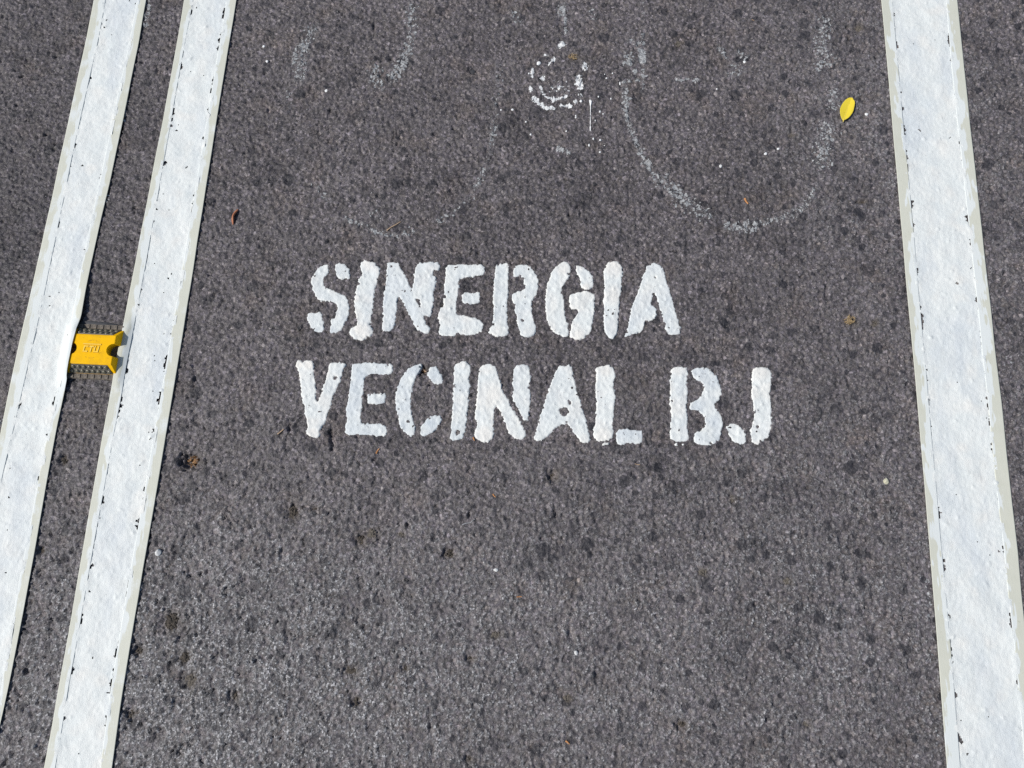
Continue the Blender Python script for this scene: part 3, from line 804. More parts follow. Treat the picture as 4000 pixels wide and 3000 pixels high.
WORD2 = [
 ('V', K3, [[[(135,195),(160,150),(205,143),(215,175),(240,145),(310,145),(335,185),(325,270),(345,370),(355,470),(350,530),(365,585),(400,480),(440,370),(465,280),(485,185),(520,165),(600,172),(658,180),(640,230),(615,300),(600,360),(565,430),(530,500),(505,580),(495,640),(460,690),(465,740),(430,800),(385,860),(395,910),(370,940),(320,935),(255,910),(245,870),(265,840),(250,780),(245,715),(215,690),(240,660),(225,600),(200,560),(195,450),(180,350),(170,260)]]],
   [[(530,318),(548,308),(562,325),(552,345),(532,340)]], [(170,190,60,1.0),(280,190,70,1.0),(320,900,80,1.0)]),
 ('E', K3, [[[(715,180),(800,178),(900,165),(1000,180),(1130,183),(1135,240),(1120,300),(1040,295),(960,298),(890,300),(850,325),(840,400),(835,470),(820,560),(825,620),(805,700),(805,785),(900,790),(1000,790),(1070,815),(1075,870),(1060,920),(960,920),(850,910),(760,905),(690,915),(640,890),(640,830),(660,770),(655,690),(645,630),(670,590),(680,470),(695,390),(705,280)]],
   [[(870,495),(900,482),(980,480),(1060,485),(1060,540),(1045,595),(960,600),(880,595),(870,560)]]], [], []),
 ('C', K3, [[[(1425,183),(1430,215),(1400,270),(1360,340),(1335,420),(1325,500),(1315,600),(1320,680),(1340,760),(1365,820),(1355,890),(1325,935),(1280,905),(1230,870),(1195,810),(1180,700),(1160,640),(1150,560),(1160,470),(1185,400),(1210,330),(1255,265),(1310,215),(1370,190)]],
   [[(1475,280),(1500,245),(1520,210),(1560,205),(1600,245),(1630,300),(1645,350),(1630,395),(1570,400),(1520,385),(1495,330)]],
   [[(1410,830),(1450,780),(1490,725),(1560,710),(1620,705),(1635,750),(1610,800),(1570,860),(1510,900),(1440,930),(1405,900)]]], [], []),
 ('I', K3, [[[(1750,195),(1800,180),(1835,150),(1875,150),(1900,185),(1925,200),(1920,270),(1905,340),(1925,390),(1910,480),(1905,590),(1890,700),(1880,800),(1860,900),(1850,940),(1780,970),(1710,960),(1700,925),(1720,890),(1725,780),(1730,690),(1740,580),(1740,450),(1750,330)]]],
   [[(1770,875),(1785,862),(1805,868),(1808,890),(1790,910),(1772,900)]], [(1840,180,70,.9)]),
 ('N', K4, [[[(40,150),(70,125),(120,125),(155,145),(165,190),(190,250),(205,320),(240,370),(265,430),(300,480),(330,530),(355,580),(362,625),(340,650),(290,650),(240,610),(220,550),(195,490),(170,430),(150,415),(145,470),(140,560),(142,630),(110,672),(60,668),(5,640),(5,600),(25,540),(5,500),(10,430),(25,350),(25,250)]],
   [[(285,140),(340,128),(382,135),(390,190),(400,220),(388,280),(398,380),(385,440),(382,510),(365,540),(335,500),(305,440),(265,370),(270,300),(265,230),(275,180)]]], [], [(100,350,110,.8),(70,620,70,.9),(335,140,40,.8)]),
 ('A', K4, [[[(580,150),(600,133),(640,140),(665,130),(682,150),(690,200),(705,260),(720,330),(745,400),(755,440),(775,490),(790,570),(810,640),(800,675),(740,672),(725,640),(690,610),(665,560),(640,540),(570,565),(540,600),(500,640),(460,662),(415,655),(420,620),(440,550),(460,480),(490,390),(515,300),(540,240),(560,190)]]],
   [[(598,440),(630,420),(658,445),(650,480),(620,488),(596,465)], [(652,388),(664,380),(676,392),(668,408),(655,402)]], [(640,140,50,.6),(760,655,50,.6)]),
 ('L', K4, [[[(840,155),(880,140),(930,133),(970,150),(972,175),(988,205),(970,240),(975,300),(985,360),(970,430),(975,500),(960,560),(975,600),(960,645),(920,660),(860,665),(835,640),(822,590),(845,540),(840,480),(850,400),(840,300),(845,220)]],
   [[(985,590),(1010,575),(1080,580),(1175,583),(1165,630),(1165,678),(1080,680),(995,688),(985,650)]],
   [[(880,680),(900,670),(935,668),(940,682),(910,694),(885,692)]]], [], [(905,150,70,.9),(890,620,70,.8)]),
]
WORD3 = [
 ('B', K4, [[[(1365,160),(1400,145),(1470,145),(1482,175),(1475,230),(1480,300),(1478,380),(1470,440),(1485,500),(1478,560),(1490,610),(1485,660),(1430,668),(1370,660),(1352,620),(1360,550),(1365,450),(1350,400),(1360,320),(1350,270),(1360,220)]],
   [[(1500,175),(1530,152),(1600,150),(1635,160),(1660,190),(1690,220),(1705,270),(1720,320),(1700,370),(1660,410),(1690,450),(1720,490),(1728,540),(1715,610),(1700,660),(1650,690),(1580,692),(1530,680),(1520,620),(1545,590),(1590,580),(1605,530),(1590,480),(1555,455),(1520,450),(1495,445),(1490,400),(1520,385),(1560,360),(1590,310),(1585,260),(1545,240),(1510,215)]],
   [[(1384,678),(1400,672),(1416,682),(1410,694),(1390,693)]], [[(1438,682),(1450,672),(1466,680),(1462,694),(1444,694)]]], [], [(1420,160,60,.8),(1420,420,90,.7)]),
 ('J', K4, [[[(1925,160),(1970,145),(2020,148),(2062,175),(2060,250),(2050,330),(2060,400),(2062,480),(2060,560),(2045,630),(2000,660),(1960,690),(1925,670),(1908,625),(1915,560),(1940,500),(1935,420),(1920,350),(1920,260)]],
   [[(1740,560),(1780,535),(1820,540),(1860,570),(1885,610),(1880,680),(1840,685),(1800,665),(1765,620)]]], [[(1955,555),(1966,550),(1974,560),(1962,570)]], [(1980,170,80,.8),(1935,330,50,.7)]),
]

# how thin and grey the coat of single letters or strokes is
GREY = {(.0, 0): .35, (.0, 2): .35, (.0, 3): .25, (.0, 4): .3, (.0, 7): .35, (.31, 1): .62, (.31, 2): .55, (.31, 3): .35, (.31, 4, 1): .3, (.31, 5): .25, (.31, 6, 1): .6, (.57, 0, 1): .45, (.57, 0): .15}
def word(letters, label, loc_px, note):
    x, y = px(*loc_px)
    w = empty('painted_word', (x, y, 0))
    tag(w, label, 'lettering')
    for i, (ch, (o, s), islands, holes, dabs) in enumerate(letters):
        hp = [pxl(h, o, s) for h in holes]
        bl = [(*px(o[0] + d[0] * s, o[1] + d[1] * s), d[2] * s / PXM, d[3]) for d in dabs]
        main = None
        for j, isl in enumerate(islands):
            polys = [pxl(p, o, s) - np.array([x, y]) * 0 for p in isl]
            ob = paint_patch('letter' if j == 0 else 'stroke', polys, hp if j == 0 else (), None, .037 * (i + 1) + .011 * j + note,
                             blobs=bl, creamy=.05, grey=GREY.get((round(note, 2), i, j), GREY.get((round(note, 2), i), .08)))
            if j == 0:
                main = ob
                tag(ob, 'white stencilled letter %s of the word' % ch)
                ob.parent = w
                ob.matrix_parent_inverse.identity()
                ob.location = (-x, -y, 0)
            else:
                ob.parent = main
    return w

word(WORD1, 'white stencilled word SINERGIA, the upper line of lettering', (1930, 1300), .0)
word(WORD2, 'white stencilled word VECINAL at left of the lower line', (1900, 1700), .31)
word(WORD3, 'white stencilled initials BJ at right end of the lower line', (2820, 1700), .57)
#__TAIL__
# ------------------------------------------------------------------ yellow road stud
def mat_yellow():
    t = NT('yellow_stud_plastic')
    n1 = t.noise(70, 4, .6)
    base = t.mix(n1, (.88, .475, .0003), (.95, .53, .0008))
    scuff = t.ramp(t.noise(420, 3, .6), [(.60, 0.0), (.72, .8)])
    scuff = t.math('MULTIPLY', scuff, t.ramp(t.noise(60, 3, .5), [(.48, 0.0), (.62, 1.0)]))
    base = t.mix(scuff, base, (.20, .12, .03))
    grime = t.ramp(t.noise(45, 5, .7), [(.45, 0.0), (.75, .5)])
    base = t.mix(grime, base, (.50, .27, .02))
    return t.finish(base, .55, .10, t.bump(t.noise(300, 3, .6), .0003, .5))
M_YEL = mat_yellow()
M_EMB = mat_plain('worn_raised_yellow', (.92, .58, .04), (.95, .66, .12), 200, .5, .0002, .25)
M_EMG = mat_plain('grimy_yellow', (.42, .215, .004), (.60, .31, .005), 300, .6, .0002, .25)
M_GRIME = mat_plain('dusty_dark_plastic', (.075, .066, .056), (.24, .205, .165), 220, .75, .0006, .3)
M_REFL = mat_plain('dusty_reflector', (.08, .074, .062), (.16, .145, .12), 260, .45, .0002, .5)
M_BEAD = mat_plain('glass_bead', (.09, .085, .06), (.17, .155, .105), 500, .22, .0001, .6)
M_TAR = mat_plain('bitumen_adhesive', (.05, .05, .052), (.095, .095, .098), 60, .6, .0008, .3)

road_at_stud = float(low_z(STUD_C[0], STUD_C[1]))
SB = road_at_stud + .0006
stud = empty('road_stud', (STUD_C[0], STUD_C[1], SB), LINE_ROT)
tag(stud, 'yellow plastic road stud with rows of reflector beads between the left lines', 'road stud')

def bx(bm, x0, x1, y0, y1, z0, z1, skew=0.0, bev=0.0):
    vs_ = []
    for z in (z0, z1):
        for (x, y) in ((x0, y0), (x1, y0), (x1, y1), (x0, y1)):
            vs_.append(bm.verts.new((x + skew * y, y, z)))
    for f in ((3, 2, 1, 0), (4, 5, 6, 7), (0, 1, 5, 4), (1, 2, 6, 5), (2, 3, 7, 6), (3, 0, 4, 7)):
        bm.faces.new([vs_[i] for i in f])

bm = bmesh.new(); bx(bm, -.0455, .0455, -.0508, .0508, 0, .0034)
bmesh.ops.bevel(bm, geom=bm.edges[:], offset=.0009, segments=2, affect='EDGES')
bm_obj('base_plate', bm, M_GRIME, stud)
# adhesive that squeezed out under the far edge
bm = bmesh.new()
ring0, ring1, cen = [], [], bm.verts.new((0, .050, .0026))
for k in range(28):
    a = 2 * math.pi * k / 28
    w_ = 1 + .08 * math.sin(3 * a + 1) + .05 * math.sin(7 * a)
    ring0.append(bm.verts.new((-.010 + .037 * w_ * math.cos(a), .050 + .0085 * w_ * math.sin(a), -.002)))
    ring1.append(bm.verts.new((-.010 + .034 * w_ * math.cos(a), .050 + .0070 * w_ * math.sin(a), .0022)))
for k in range(28):
    j = (k + 1) % 28
    bm.faces.new((ring0[k], ring0[j], ring1[j], ring1[k])); bm.faces.new((ring1[k], ring1[j], cen))
bm_obj('adhesive', bm, M_TAR, stud, True)

def stud_ring(X, Y, z, r=.0115, c=.0378, n=9):
    P = [(X, -Y), (X, -r)]
    P += [(c + r * math.cos(a), r * math.sin(a)) for a in np.linspace(-math.pi / 2, -3 * math.pi / 2, n)]
    P += [(X, r), (X, Y)]
    P += [(-x, -y) for (x, y) in P]
    return [(x, y, z) for (x, y) in P]
bm = bmesh.new()
LV = [stud_ring(.0446, .0412, .0030), stud_ring(.0440, .0408, .0048), stud_ring(.0396, .0275, .0176), stud_ring(.0390, .0266, .0187), stud_ring(.0380, .0254, .0190)]
LV = [[bm.verts.new(p) for p in l_] for l_ in LV]
for a, b in zip(LV[:-1], LV[1:]):
    n_ = len(a)
    for i in range(n_):
        bm.faces.new((a[i], a[(i + 1) % n_], b[(i + 1) % n_], b[i]))
top_f = bm.faces.new(LV[-1])
bmesh.ops.triangulate(bm, faces=[top_f])
body = bm_obj('body', bm, M_YEL, stud)

# reflector panels on the two sloping ends, each bead a piece of its own
me_bead = None
def bead_mesh():
    bm = bmesh.new()
    bmesh.ops.create_uvsphere(bm, u_segments=10, v_segments=6, radius=.0036)
    bmesh.ops.scale(bm, vec=(1.12, 1, .62), verts=bm.verts)
    me = bpy.data.meshes.new('bead'); bm.to_mesh(me); bm.free()
    for p in me.polygons: p.use_smooth = True
    me.materials.append(M_BEAD)
    return me
me_bead = bead_mesh()
for sgn in (-1, 1):
    bm = bmesh.new()
    y0, z0, y1, z1 = .0412, .0046, .0275, .0178
    nrm = np.array([0, z0 - z1, -(y0 - y1)]); nrm = np.array([0, (z1 - z0), (y0 - y1)]); nrm = nrm / np.linalg.norm(nrm)
    def P(x, t, up):
        y = y0 + (y1 - y0) * t; z = z0 + (z1 - z0) * t
        return (x * 1.0, sgn * (y + nrm[1] * up), z + nrm[2] * up)
    q = [(-.0395, 0), (.0395, 0), (.0325, 1), (-.0325, 1)]
    lo_ = [bm.verts.new(P(x, t, -.001)) for x, t in q]
    hi_ = [bm.verts.new(P(x * .985, .04 + t * .92, .0008)) for x, t in q]
    for i in range(4):
        j = (i + 1) % 4
        bm.faces.new((lo_[i], lo_[j], hi_[j], hi_[i]))
    bm.faces.new(hi_)
    bmesh.ops.recalc_face_normals(bm, faces=bm.faces[:])
    ref = bm_obj('reflector', bm, M_REFL, stud)
    tilt = math.atan2(z1 - z0, y0 - y1)
    for row, (n_, t, w_) in enumerate(((8, .28, .0335), (7, .72, .0290))):
        for k in range(n_):
            b_ = bpy.data.objects.new('bead', me_bead)
            b_.location = P(-w_ + 2 * w_ * k / (n_ - 1), t, .0010)
            b_.rotation_euler = (sgn * -tilt if sgn > 0 else tilt, 0, 0)
            link(b_, ref)
# tread blocks on the flanges
bm = bmesh.new(); bx(bm, -.0056, .0056, -.0036, .0036, 0, .0021)
bmesh.ops.bevel(bm, geom=[e for e in bm.edges], offset=.0006, segments=1, affect='EDGES')
me_blk = bpy.data.meshes.new('tread_block'); bm.to_mesh(me_blk); bm.free(); me_blk.materials.append(M_GRIME)
for sgn in (-1, 1):
    for k in range(7):
        b_ = bpy.data.objects.new('tread_block', me_blk)
        b_.location = (-.0372 + .0124 * k, sgn * .0460, .0031)
        link(b_, stud)
# raised maker's mark: overline and three letters
bm = bmesh.new()
zt, zh, sk = .01895, .0200, .10
bx(bm, -.0160, .0160, .0082, .0098, zt, zh)
w = .0019
GL = [(-.0140, -.0121, -.0056, .0056), (-.0121, -.0060, .0037, .0056), (-.0121, -.0060, -.0056, -.0037),
      (-.0046, .0034, .0037, .0056), (-.0016, .0003, -.0056, .0037),
      (.0050, .0069, -.0056, .0056), (.0069, .0112, -.0056, -.0037), (.0112, .0131, -.0056, .0056)]
for g in GL: bx(bm, *g, zt, zh, sk)
em = bm_obj('emblem', bm, M_EMB, body)
bm = bmesh.new()
for k, (a0, a1, b0, b1) in enumerate([(-.0160, .0160, .0082, .0098)] + GL):
    bx(bm, a0 - .0007, a1 + .0007, b0 - .0007, b1 + .0007, .0188, .01910 + .00001 * k, sk if k else 0)
bm_obj('emblem_ground', bm, M_EMG, body)
tag(em, 'raised yellow letters CTU under a bar')
bm = bmesh.new()
rr = random.Random(3)
for a in list(np.linspace(62, 118, 12)) + list(np.linspace(242, 298, 11)) + [200, 205, 335, 340]:
    if rr.random() < .45: continue
    a = R(a); r_ = .0172
    c_, s_ = r_ * math.cos(a), r_ * math.sin(a) * .95
    bx(bm, c_ - .0006, c_ + .0006, s_ - .0004 - rr.random() * .0004, s_ + .0005, zt, .01908)
mk = bm_obj('embossed_mark', bm, M_EMG, body)
tag(mk, kind='stuff')

# ------------------------------------------------------------------ remains of an old bicycle symbol
def flakes(strokes, seed):
    rng = np.random.default_rng(seed)
    VV, FF, base = [], [], 0
    for (o, s, pts, width, dens) in strokes:
        P = pxl(pts, o, s)
        if len(P) == 1: P = np.concatenate([P, P + .001])
        W = width * s / PXM
        seg = np.linalg.norm(np.diff(P, axis=0), axis=1)
        L = seg.sum()
        fsz = .0009 + .0009 * dens
        n = int((3.6 if dens > .6 else 2.2) * dens * (L + W * .6) * W / (fsz * fsz * 3)) + 2
        tt = rng.random(n) * L
        cum = np.concatenate([[0], np.cumsum(seg)])
        k = np.clip(np.searchsorted(cum, tt) - 1, 0, len(seg) - 1)
        f = ((tt - cum[k]) / np.maximum(seg[k], 1e-9))[:, None]
        C = P[k] * (1 - f) + P[k + 1] * f
        d = (P[k + 1] - P[k]) / np.maximum(seg[k], 1e-9)[:, None]
        off = (rng.normal(0, .27, n) * W)[:, None]
        C = C + np.stack([-d[:, 1], d[:, 0]], 1) * off + rng.normal(0, W * .06, (n, 2))
        cl = sample(N_edge, C[:, 0] + .2, C[:, 1]) * .6 + sample(N_mid, C[:, 0], C[:, 1] + .2) * .6
        ok = cl > (.75 - 2.1 * dens)
        C = C[ok]; n = len(C)
        if n == 0: continue
        a = np.linspace(0, 2 * np.pi, 6, endpoint=False)[None, :] + rng.random((n, 1)) * 6
        r = fsz * (.45 + rng.random((n, 6)) * .8) * np.exp(rng.normal(0, .45, (n, 1)))
        el = (.6 + .8 * rng.random((n, 1)))
        RX = C[:, :1] + r * np.cos(a) * el; RY = C[:, 1:] + r * np.sin(a) / el
        X = np.concatenate([C[:, :1], RX], 1).ravel(); Y = np.concatenate([C[:, 1:], RY], 1).ravel()
        Zz = road_z(X, Y) + .00045
        VV.append(np.stack([X, Y, Zz], -1))
        i0 = base + np.arange(n)[:, None, None] * 7
        kk = np.arange(6)
        tri = np.stack([np.zeros(6, int), 1 + kk, 1 + (kk + 1) % 6], -1)[None]
        FF.append((i0 + tri).reshape(-1, 3)); base += n * 7
    return np.concatenate(VV), np.concatenate(FF)

bike = empty('bicycle_symbol', (*px(2150, 500), 0))
tag(bike, 'worn off white bicycle symbol, only traces left above the lettering', 'road marking')
for (name, strokes, mk_, seed, label) in BIKE:
    Vv, Ff = flakes(strokes, seed)
    bx_, by_ = px(2150, 500)
    o = mesh_obj(name, Vv, Ff, M_FILMW if mk_ == 'w' else M_FILM, bike, True)
    o.location = (-bx_, -by_, 0)
    tag(o, label, kind='stuff')
# overspray along the tapes
def spray(name, strokes, seed, label):
    Vv, Ff = flakes(strokes, seed)
    o = mesh_obj(name, Vv, Ff, M_FILM, None, True)
    return tag(o, label, 'paint specks', None, 'stuff')
spray('paint_overspray', [st(((0, 0), S6), [(975,0),(955,90),(945,180)], 40, .42), st(((0, 0), S6), [(830,640),(815,720),(800,800)], 22, .3), st(((0, 0), S6), [(700,1240),(690,1330)], 20, .3),
                    st(((0, 0), S6), [(1360,1150),(1350,1200)], 26, .35), st(((0, 1000), S6), [(5,1060),(10,1110)], 30, .4), st(((3200, 1000), S6), [(1230,650),(1290,930)], 60, .08),
                    st(((3200, 2000), S6), [(690,400),(720,620),(735,700)], 40, .16), st(((3200, 2000), S6), [(710,880),(720,980)], 40, .2), st(((3200, 2000), S6), [(760,1400),(790,1500)], 40, .14)], 36, 'white paint specks on the asphalt along the tape edges')

# ------------------------------------------------------------------ splashed paint
def dome(name, cx_, cy_, rx, ry, h, mat, ang=0.0, seed=0, parent=None):
    rg = random.Random(seed)
    z0 = float(road_z(cx_, cy_))
    V, F, n = [], [], 12
    ph = [rg.uniform(.82, 1.15) for _ in range(n)]
    for (f, zf) in ((1.0, -.0006), (.9, h * .45), (.6, h * .85), (.25, h)):
        for k in range(n):
            a = 2 * math.pi * k / n
            x, y = rx * f * ph[k] * math.cos(a), ry * f * ph[k] * math.sin(a)
            V.append((x * math.cos(ang) - y * math.sin(ang), x * math.sin(ang) + y * math.cos(ang), zf))
    V.append((0, 0, h * 1.02))
    for r_ in range(3):
        for k in range(n):
            F.append((r_ * n + k, r_ * n + (k + 1) % n, (r_ + 1) * n + (k + 1) % n, (r_ + 1) * n + k))
    for k in range(n):
        F.append((3 * n + k, 3 * n + (k + 1) % n, 4 * n, 4 * n))
    bm = bmesh.new()
    vv = [bm.verts.new(v) for v in V]
    for f in F:
        f = list(dict.fromkeys(f))
        bm.faces.new([vv[i] for i in f])
    return bm_obj(name, bm, mat, parent, True, (cx_, cy_, z0 + .0003))

DROPS = [(645,692,11,12,'left of the top of the thin paint run'),(290,503,7,7,'off the left side of the worn ring'),(850,672,6,9,'level with and right of the paint run top'),
         (775,760,6,11,'right of the middle of the paint run'),(797,776,6,6,'second one right of the middle of the paint run'),(610,790,6,9,'left of the paint run, upper of two touching'),
         (610,804,7,6,'left of the paint run, lower of two touching'),(270,830,8,7,'below left of the worn ring, the higher of two'),(302,916,9,8,'below left of the worn ring, the lower of two'),
         (729,950,6,11,'straight below the tail of the paint run'),(776,958,9,9,'below and right of the paint run tail'),(700,993,7,12,'below and left of the paint run tail'),
         (806,992,8,8,'furthest right below the paint run'),(775,1037,9,8,'lowest one below the paint run'),(912,565,6,18,'long one at the top of the right wheel trace'),
         (100,748,9,8,'on the right side of the left wheel trace'),(1903,1050,9,10,'right inside the right wheel trace'),(545,898,7,7,'faint one under the worn ring'),
         (765,658,6,8,'nearest one right of the paint run top'),(742,826,4,7,'tiny one beside the lower half of the paint run'),(1572,608,6,7,'alone above the middle of the right wheel trace'),
         (820,535,8,5,'flat one between worn ring and right wheel'),(860,503,5,7,'topmost one right of the worn ring'),(808,505,4,7,'smallest one right of the worn ring')]
for i, (u, v, a, b, lab) in enumerate(DROPS):
    x, y = px(1900 + u * .5726, v * .5726)
    o = dome('paint_drop', x, y, a * .5726 / PXM, b * .5726 / PXM, .0011, M_DROP, 0, 100 + i)
    tag(o, 'white paint drop, ' + lab, 'paint drop', 'white paint drops around the worn ring')
o = dome('paint_drop', *px(1900 + 358 * .5726, 430 * .5726), 22 * .5726 / PXM, 17 * .5726 / PXM, .002, M_DROP, .3, 90)
tag(o, 'largest white paint drop, on the upper left of the worn ring', 'paint drop', 'white paint drops around the worn ring')
for i, (u, v, r_, lab) in enumerate([(1275, 354, 14, 'ring shaped white paint drop left of the worn symbol\'s centre'), (1031, 182, 9, 'white paint drop high up near the inner left line'), (1043, 240, 9, 'white paint drop just below another near inner left line'),
                                     (3384, 447, 10, 'white paint drop right of the yellow leaf'), (2990, 600, 11, 'white paint drop left of and below the yellow leaf'), (3040, 581, 8, 'tiny white paint drop below left of yellow leaf, upper of two'),
                                     (2909, 241, 9, 'white paint drop far left of the yellow leaf'), (2002, 428, 8, 'white paint drop left of the worn ring')]):
    o = dome('paint_drop', *px(u, v), r_ * .75 / PXM, r_ * .7 / PXM, .0009, M_DROP, 0, 140 + i)
    tag(o, lab, 'paint drop')
# thin run of paint
dr = [(700,690),(702,676),(714,674),(722,682),(722,700),(716,720),(714,760),(713,800),(712,850),(714,885),(711,898),(705,898),(704,880),(706,850),(706,800),(707,760),(707,720)]
X, Y, d, Fq, b = fill([pxl(dr, (1900, 0), .5726)], (), .0008, .0001)
zz = road_z(X, Y) + np.where(b, -.0004, .0006 + np.minimum(d, .002) * .6)
o = mesh_obj('paint_run', np.stack([X, Y, zz], -1), Fq, M_DROP, None, True)
tag(o, 'thin white run of paint below the worn ring', 'paint run')

# ------------------------------------------------------------------ leaves
def mat_leaf(name, a, b, rib):
    t = NT(name)
    base = t.mix(t.noise(60, 3, .6), a, b)
    sp_ = t.ramp(t.noise(230, 2, .5), [(.70, 0.0), (.78, .6)])
    base = t.mix(sp_, base, rib)
    t.b.inputs['Subsurface Weight'].default_value = 0.0
    return t.finish(base, .5, .35, t.bump(t.noise(250, 3, .6), .0003, .4))
M_LEAF = mat_leaf('yellow_leaf', (.72, .55, .03), (.80, .64, .06), (.40, .28, .03))
M_RIB = mat_plain('leaf_midrib', (.72, .55, .10), (.80, .63, .16), 200, .6, .0002)
M_BROWN = mat_leaf('dry_red_leaf', (.36, .12, .055), (.50, .21, .11), (.16, .06, .03))
lp = [(620,1340),(560,1260),(500,1080),(480,900),(490,760),(540,640),(620,500),(720,390),(830,310),(930,280),(1040,290),(1060,340),(1075,385),(1110,400),(1145,500),(1150,600),(1120,740),(1100,860),(1040,1000),(950,1120),(850,1220),(720,1290),(660,1320),(640,1360)]
LS = 140 / 1659.0
lpoly = pxl(lp, (3240, 360), LS, .003)
X, Y, d, Fq, b = fill([lpoly], (), .0009, 0)
p0, p1 = pxl([(630, 1345), (1000, 300)], (3240, 360), LS, .003)
ax = (p1 - p0) / np.linalg.norm(p1 - p0)
tt = ((X - p0[0]) * ax[0] + (Y - p0[1]) * ax[1]) / np.linalg.norm(p1 - p0)
sd = (X - p0[0]) * -ax[1] + (Y - p0[1]) * ax[0]
zl = .0034 + float(road_z(*lpoly.mean(0))) + .10 * np.abs(sd) + .0022 * (tt - .45) ** 2 * 4 + .0012 * np.clip(-sd / .008, 0, 1)
leaf = empty('fallen_leaf', (*lpoly.mean(0), 0))
tag(leaf, 'bright yellow oval leaf lying near the right line', 'leaf')
lb = mesh_obj('leaf_blade', np.stack([X, Y, zl], -1), Fq, M_LEAF, leaf, True)
lb.location = (-lpoly.mean(0)[0], -lpoly.mean(0)[1], 0)
md = lb.modifiers.new('thickness', 'SOLIDIFY'); md.thickness = .0004; md.offset = -1

def tube(pts, radii, n=6):
    bm = bmesh.new()
    rings = []
    for i, p in enumerate(pts):
        p = Vector(p)
        t_ = (Vector(pts[min(i + 1, len(pts) - 1)]) - Vector(pts[max(i - 1, 0)])).normalized()
        u_ = t_.cross(Vector((0, 0, 1))).normalized(); w_ = u_.cross(t_)
        rings.append([bm.verts.new(p + (u_ * math.cos(2 * math.pi * k / n) + w_ * math.sin(2 * math.pi * k / n)) * radii[i]) for k in range(n)])
    for a, b_ in zip(rings[:-1], rings[1:]):
        for k in range(n):
            bm.faces.new((a[k], a[(k + 1) % n], b_[(k + 1) % n], b_[k]))
    bm.faces.new(rings[0][::-1]); bm.faces.new(rings[-1])
    return bm
c0 = lpoly.mean(0)
L_ = np.linalg.norm(p1 - p0)
rp = []
for t_ in np.linspace(-.06, .8, 9):
    q = p0 + ax * L_ * t_ - c0
    rp.append((q[0], q[1], .0034 + float(road_z(*c0)) + .0022 * (t_ - .45) ** 2 * 4 + .00005))
bm_obj('midrib', tube(rp, [.0007] * 2 + list(np.linspace(.00045, .00015, 7))), M_RIB, leaf, True)

# red-brown curled leaf: a folded blade standing on its edge
bl = pxl([(990, 1320), (925, 1130), (985, 900), (1090, 720), (1190, 640), (1245, 640)], (820, 760), 200 / 2212.0)
br = pxl([(1010, 1315), (1045, 1150), (1040, 1010), (1110, 850), (1200, 740), (1250, 670)], (820, 760), 200 / 2212.0)
zr = [.001, .0062, .0075, .0066, .004, .0015]
rows = []
for i in range(6):
    z0 = float(road_z(*bl[i]))
    a3 = np.array([bl[i][0], bl[i][1], z0 + .0012]); c3 = np.array([*br[i], z0 + zr[i]])
    e3 = np.array([br[i][0] + (.0015 if 0 < i < 5 else .0003), br[i][1], z0 + zr[i] * .55])
    m3 = (a3 + c3) / 2 + np.array([-.0008, 0, .0012 * (0 < i < 5)])
    rows.append([a3, m3, c3, e3])
V = np.array(rows).reshape(-1, 3)
o = mesh_obj('fallen_leaf', V, grid_faces(6, 4), M_BROWN, None, True, None, (bl.mean(0)[0], bl.mean(0)[1], 0))
md = o.modifiers.new('round', 'SUBSURF'); md.levels = 2; md.render_levels = 2
md = o.modifiers.new('thickness', 'SOLIDIFY'); md.thickness = .0004
tag(o, 'small curled red brown leaf right of the inner left line', 'leaf')

# ------------------------------------------------------------------ clods, husks, stones, twigs
MC = {'tan': mat_plain('tan_soil', (.078, .070, .060), (.175, .152, .124), 420, .9, .001),
      'gold': mat_plain('golden_husk', (.18, .125, .065), (.44, .33, .19), 380, .85, .001),
      'dark': mat_plain('dark_soil', (.034, .030, .026), (.115, .097, .078), 420, .9, .001),
      'husk': mat_plain('brown_husk', (.075, .038, .018), (.40, .235, .115), 420, .85, .001)}
ico = bmesh.new(); bmesh.ops.create_icosphere(ico, subdivisions=1, radius=1.0)
ICO_V = np.array([v.co[:] for v in ico.verts]); ICO_F = np.array([[v.index for v in f.verts] for f in ico.faces]); ico.free()

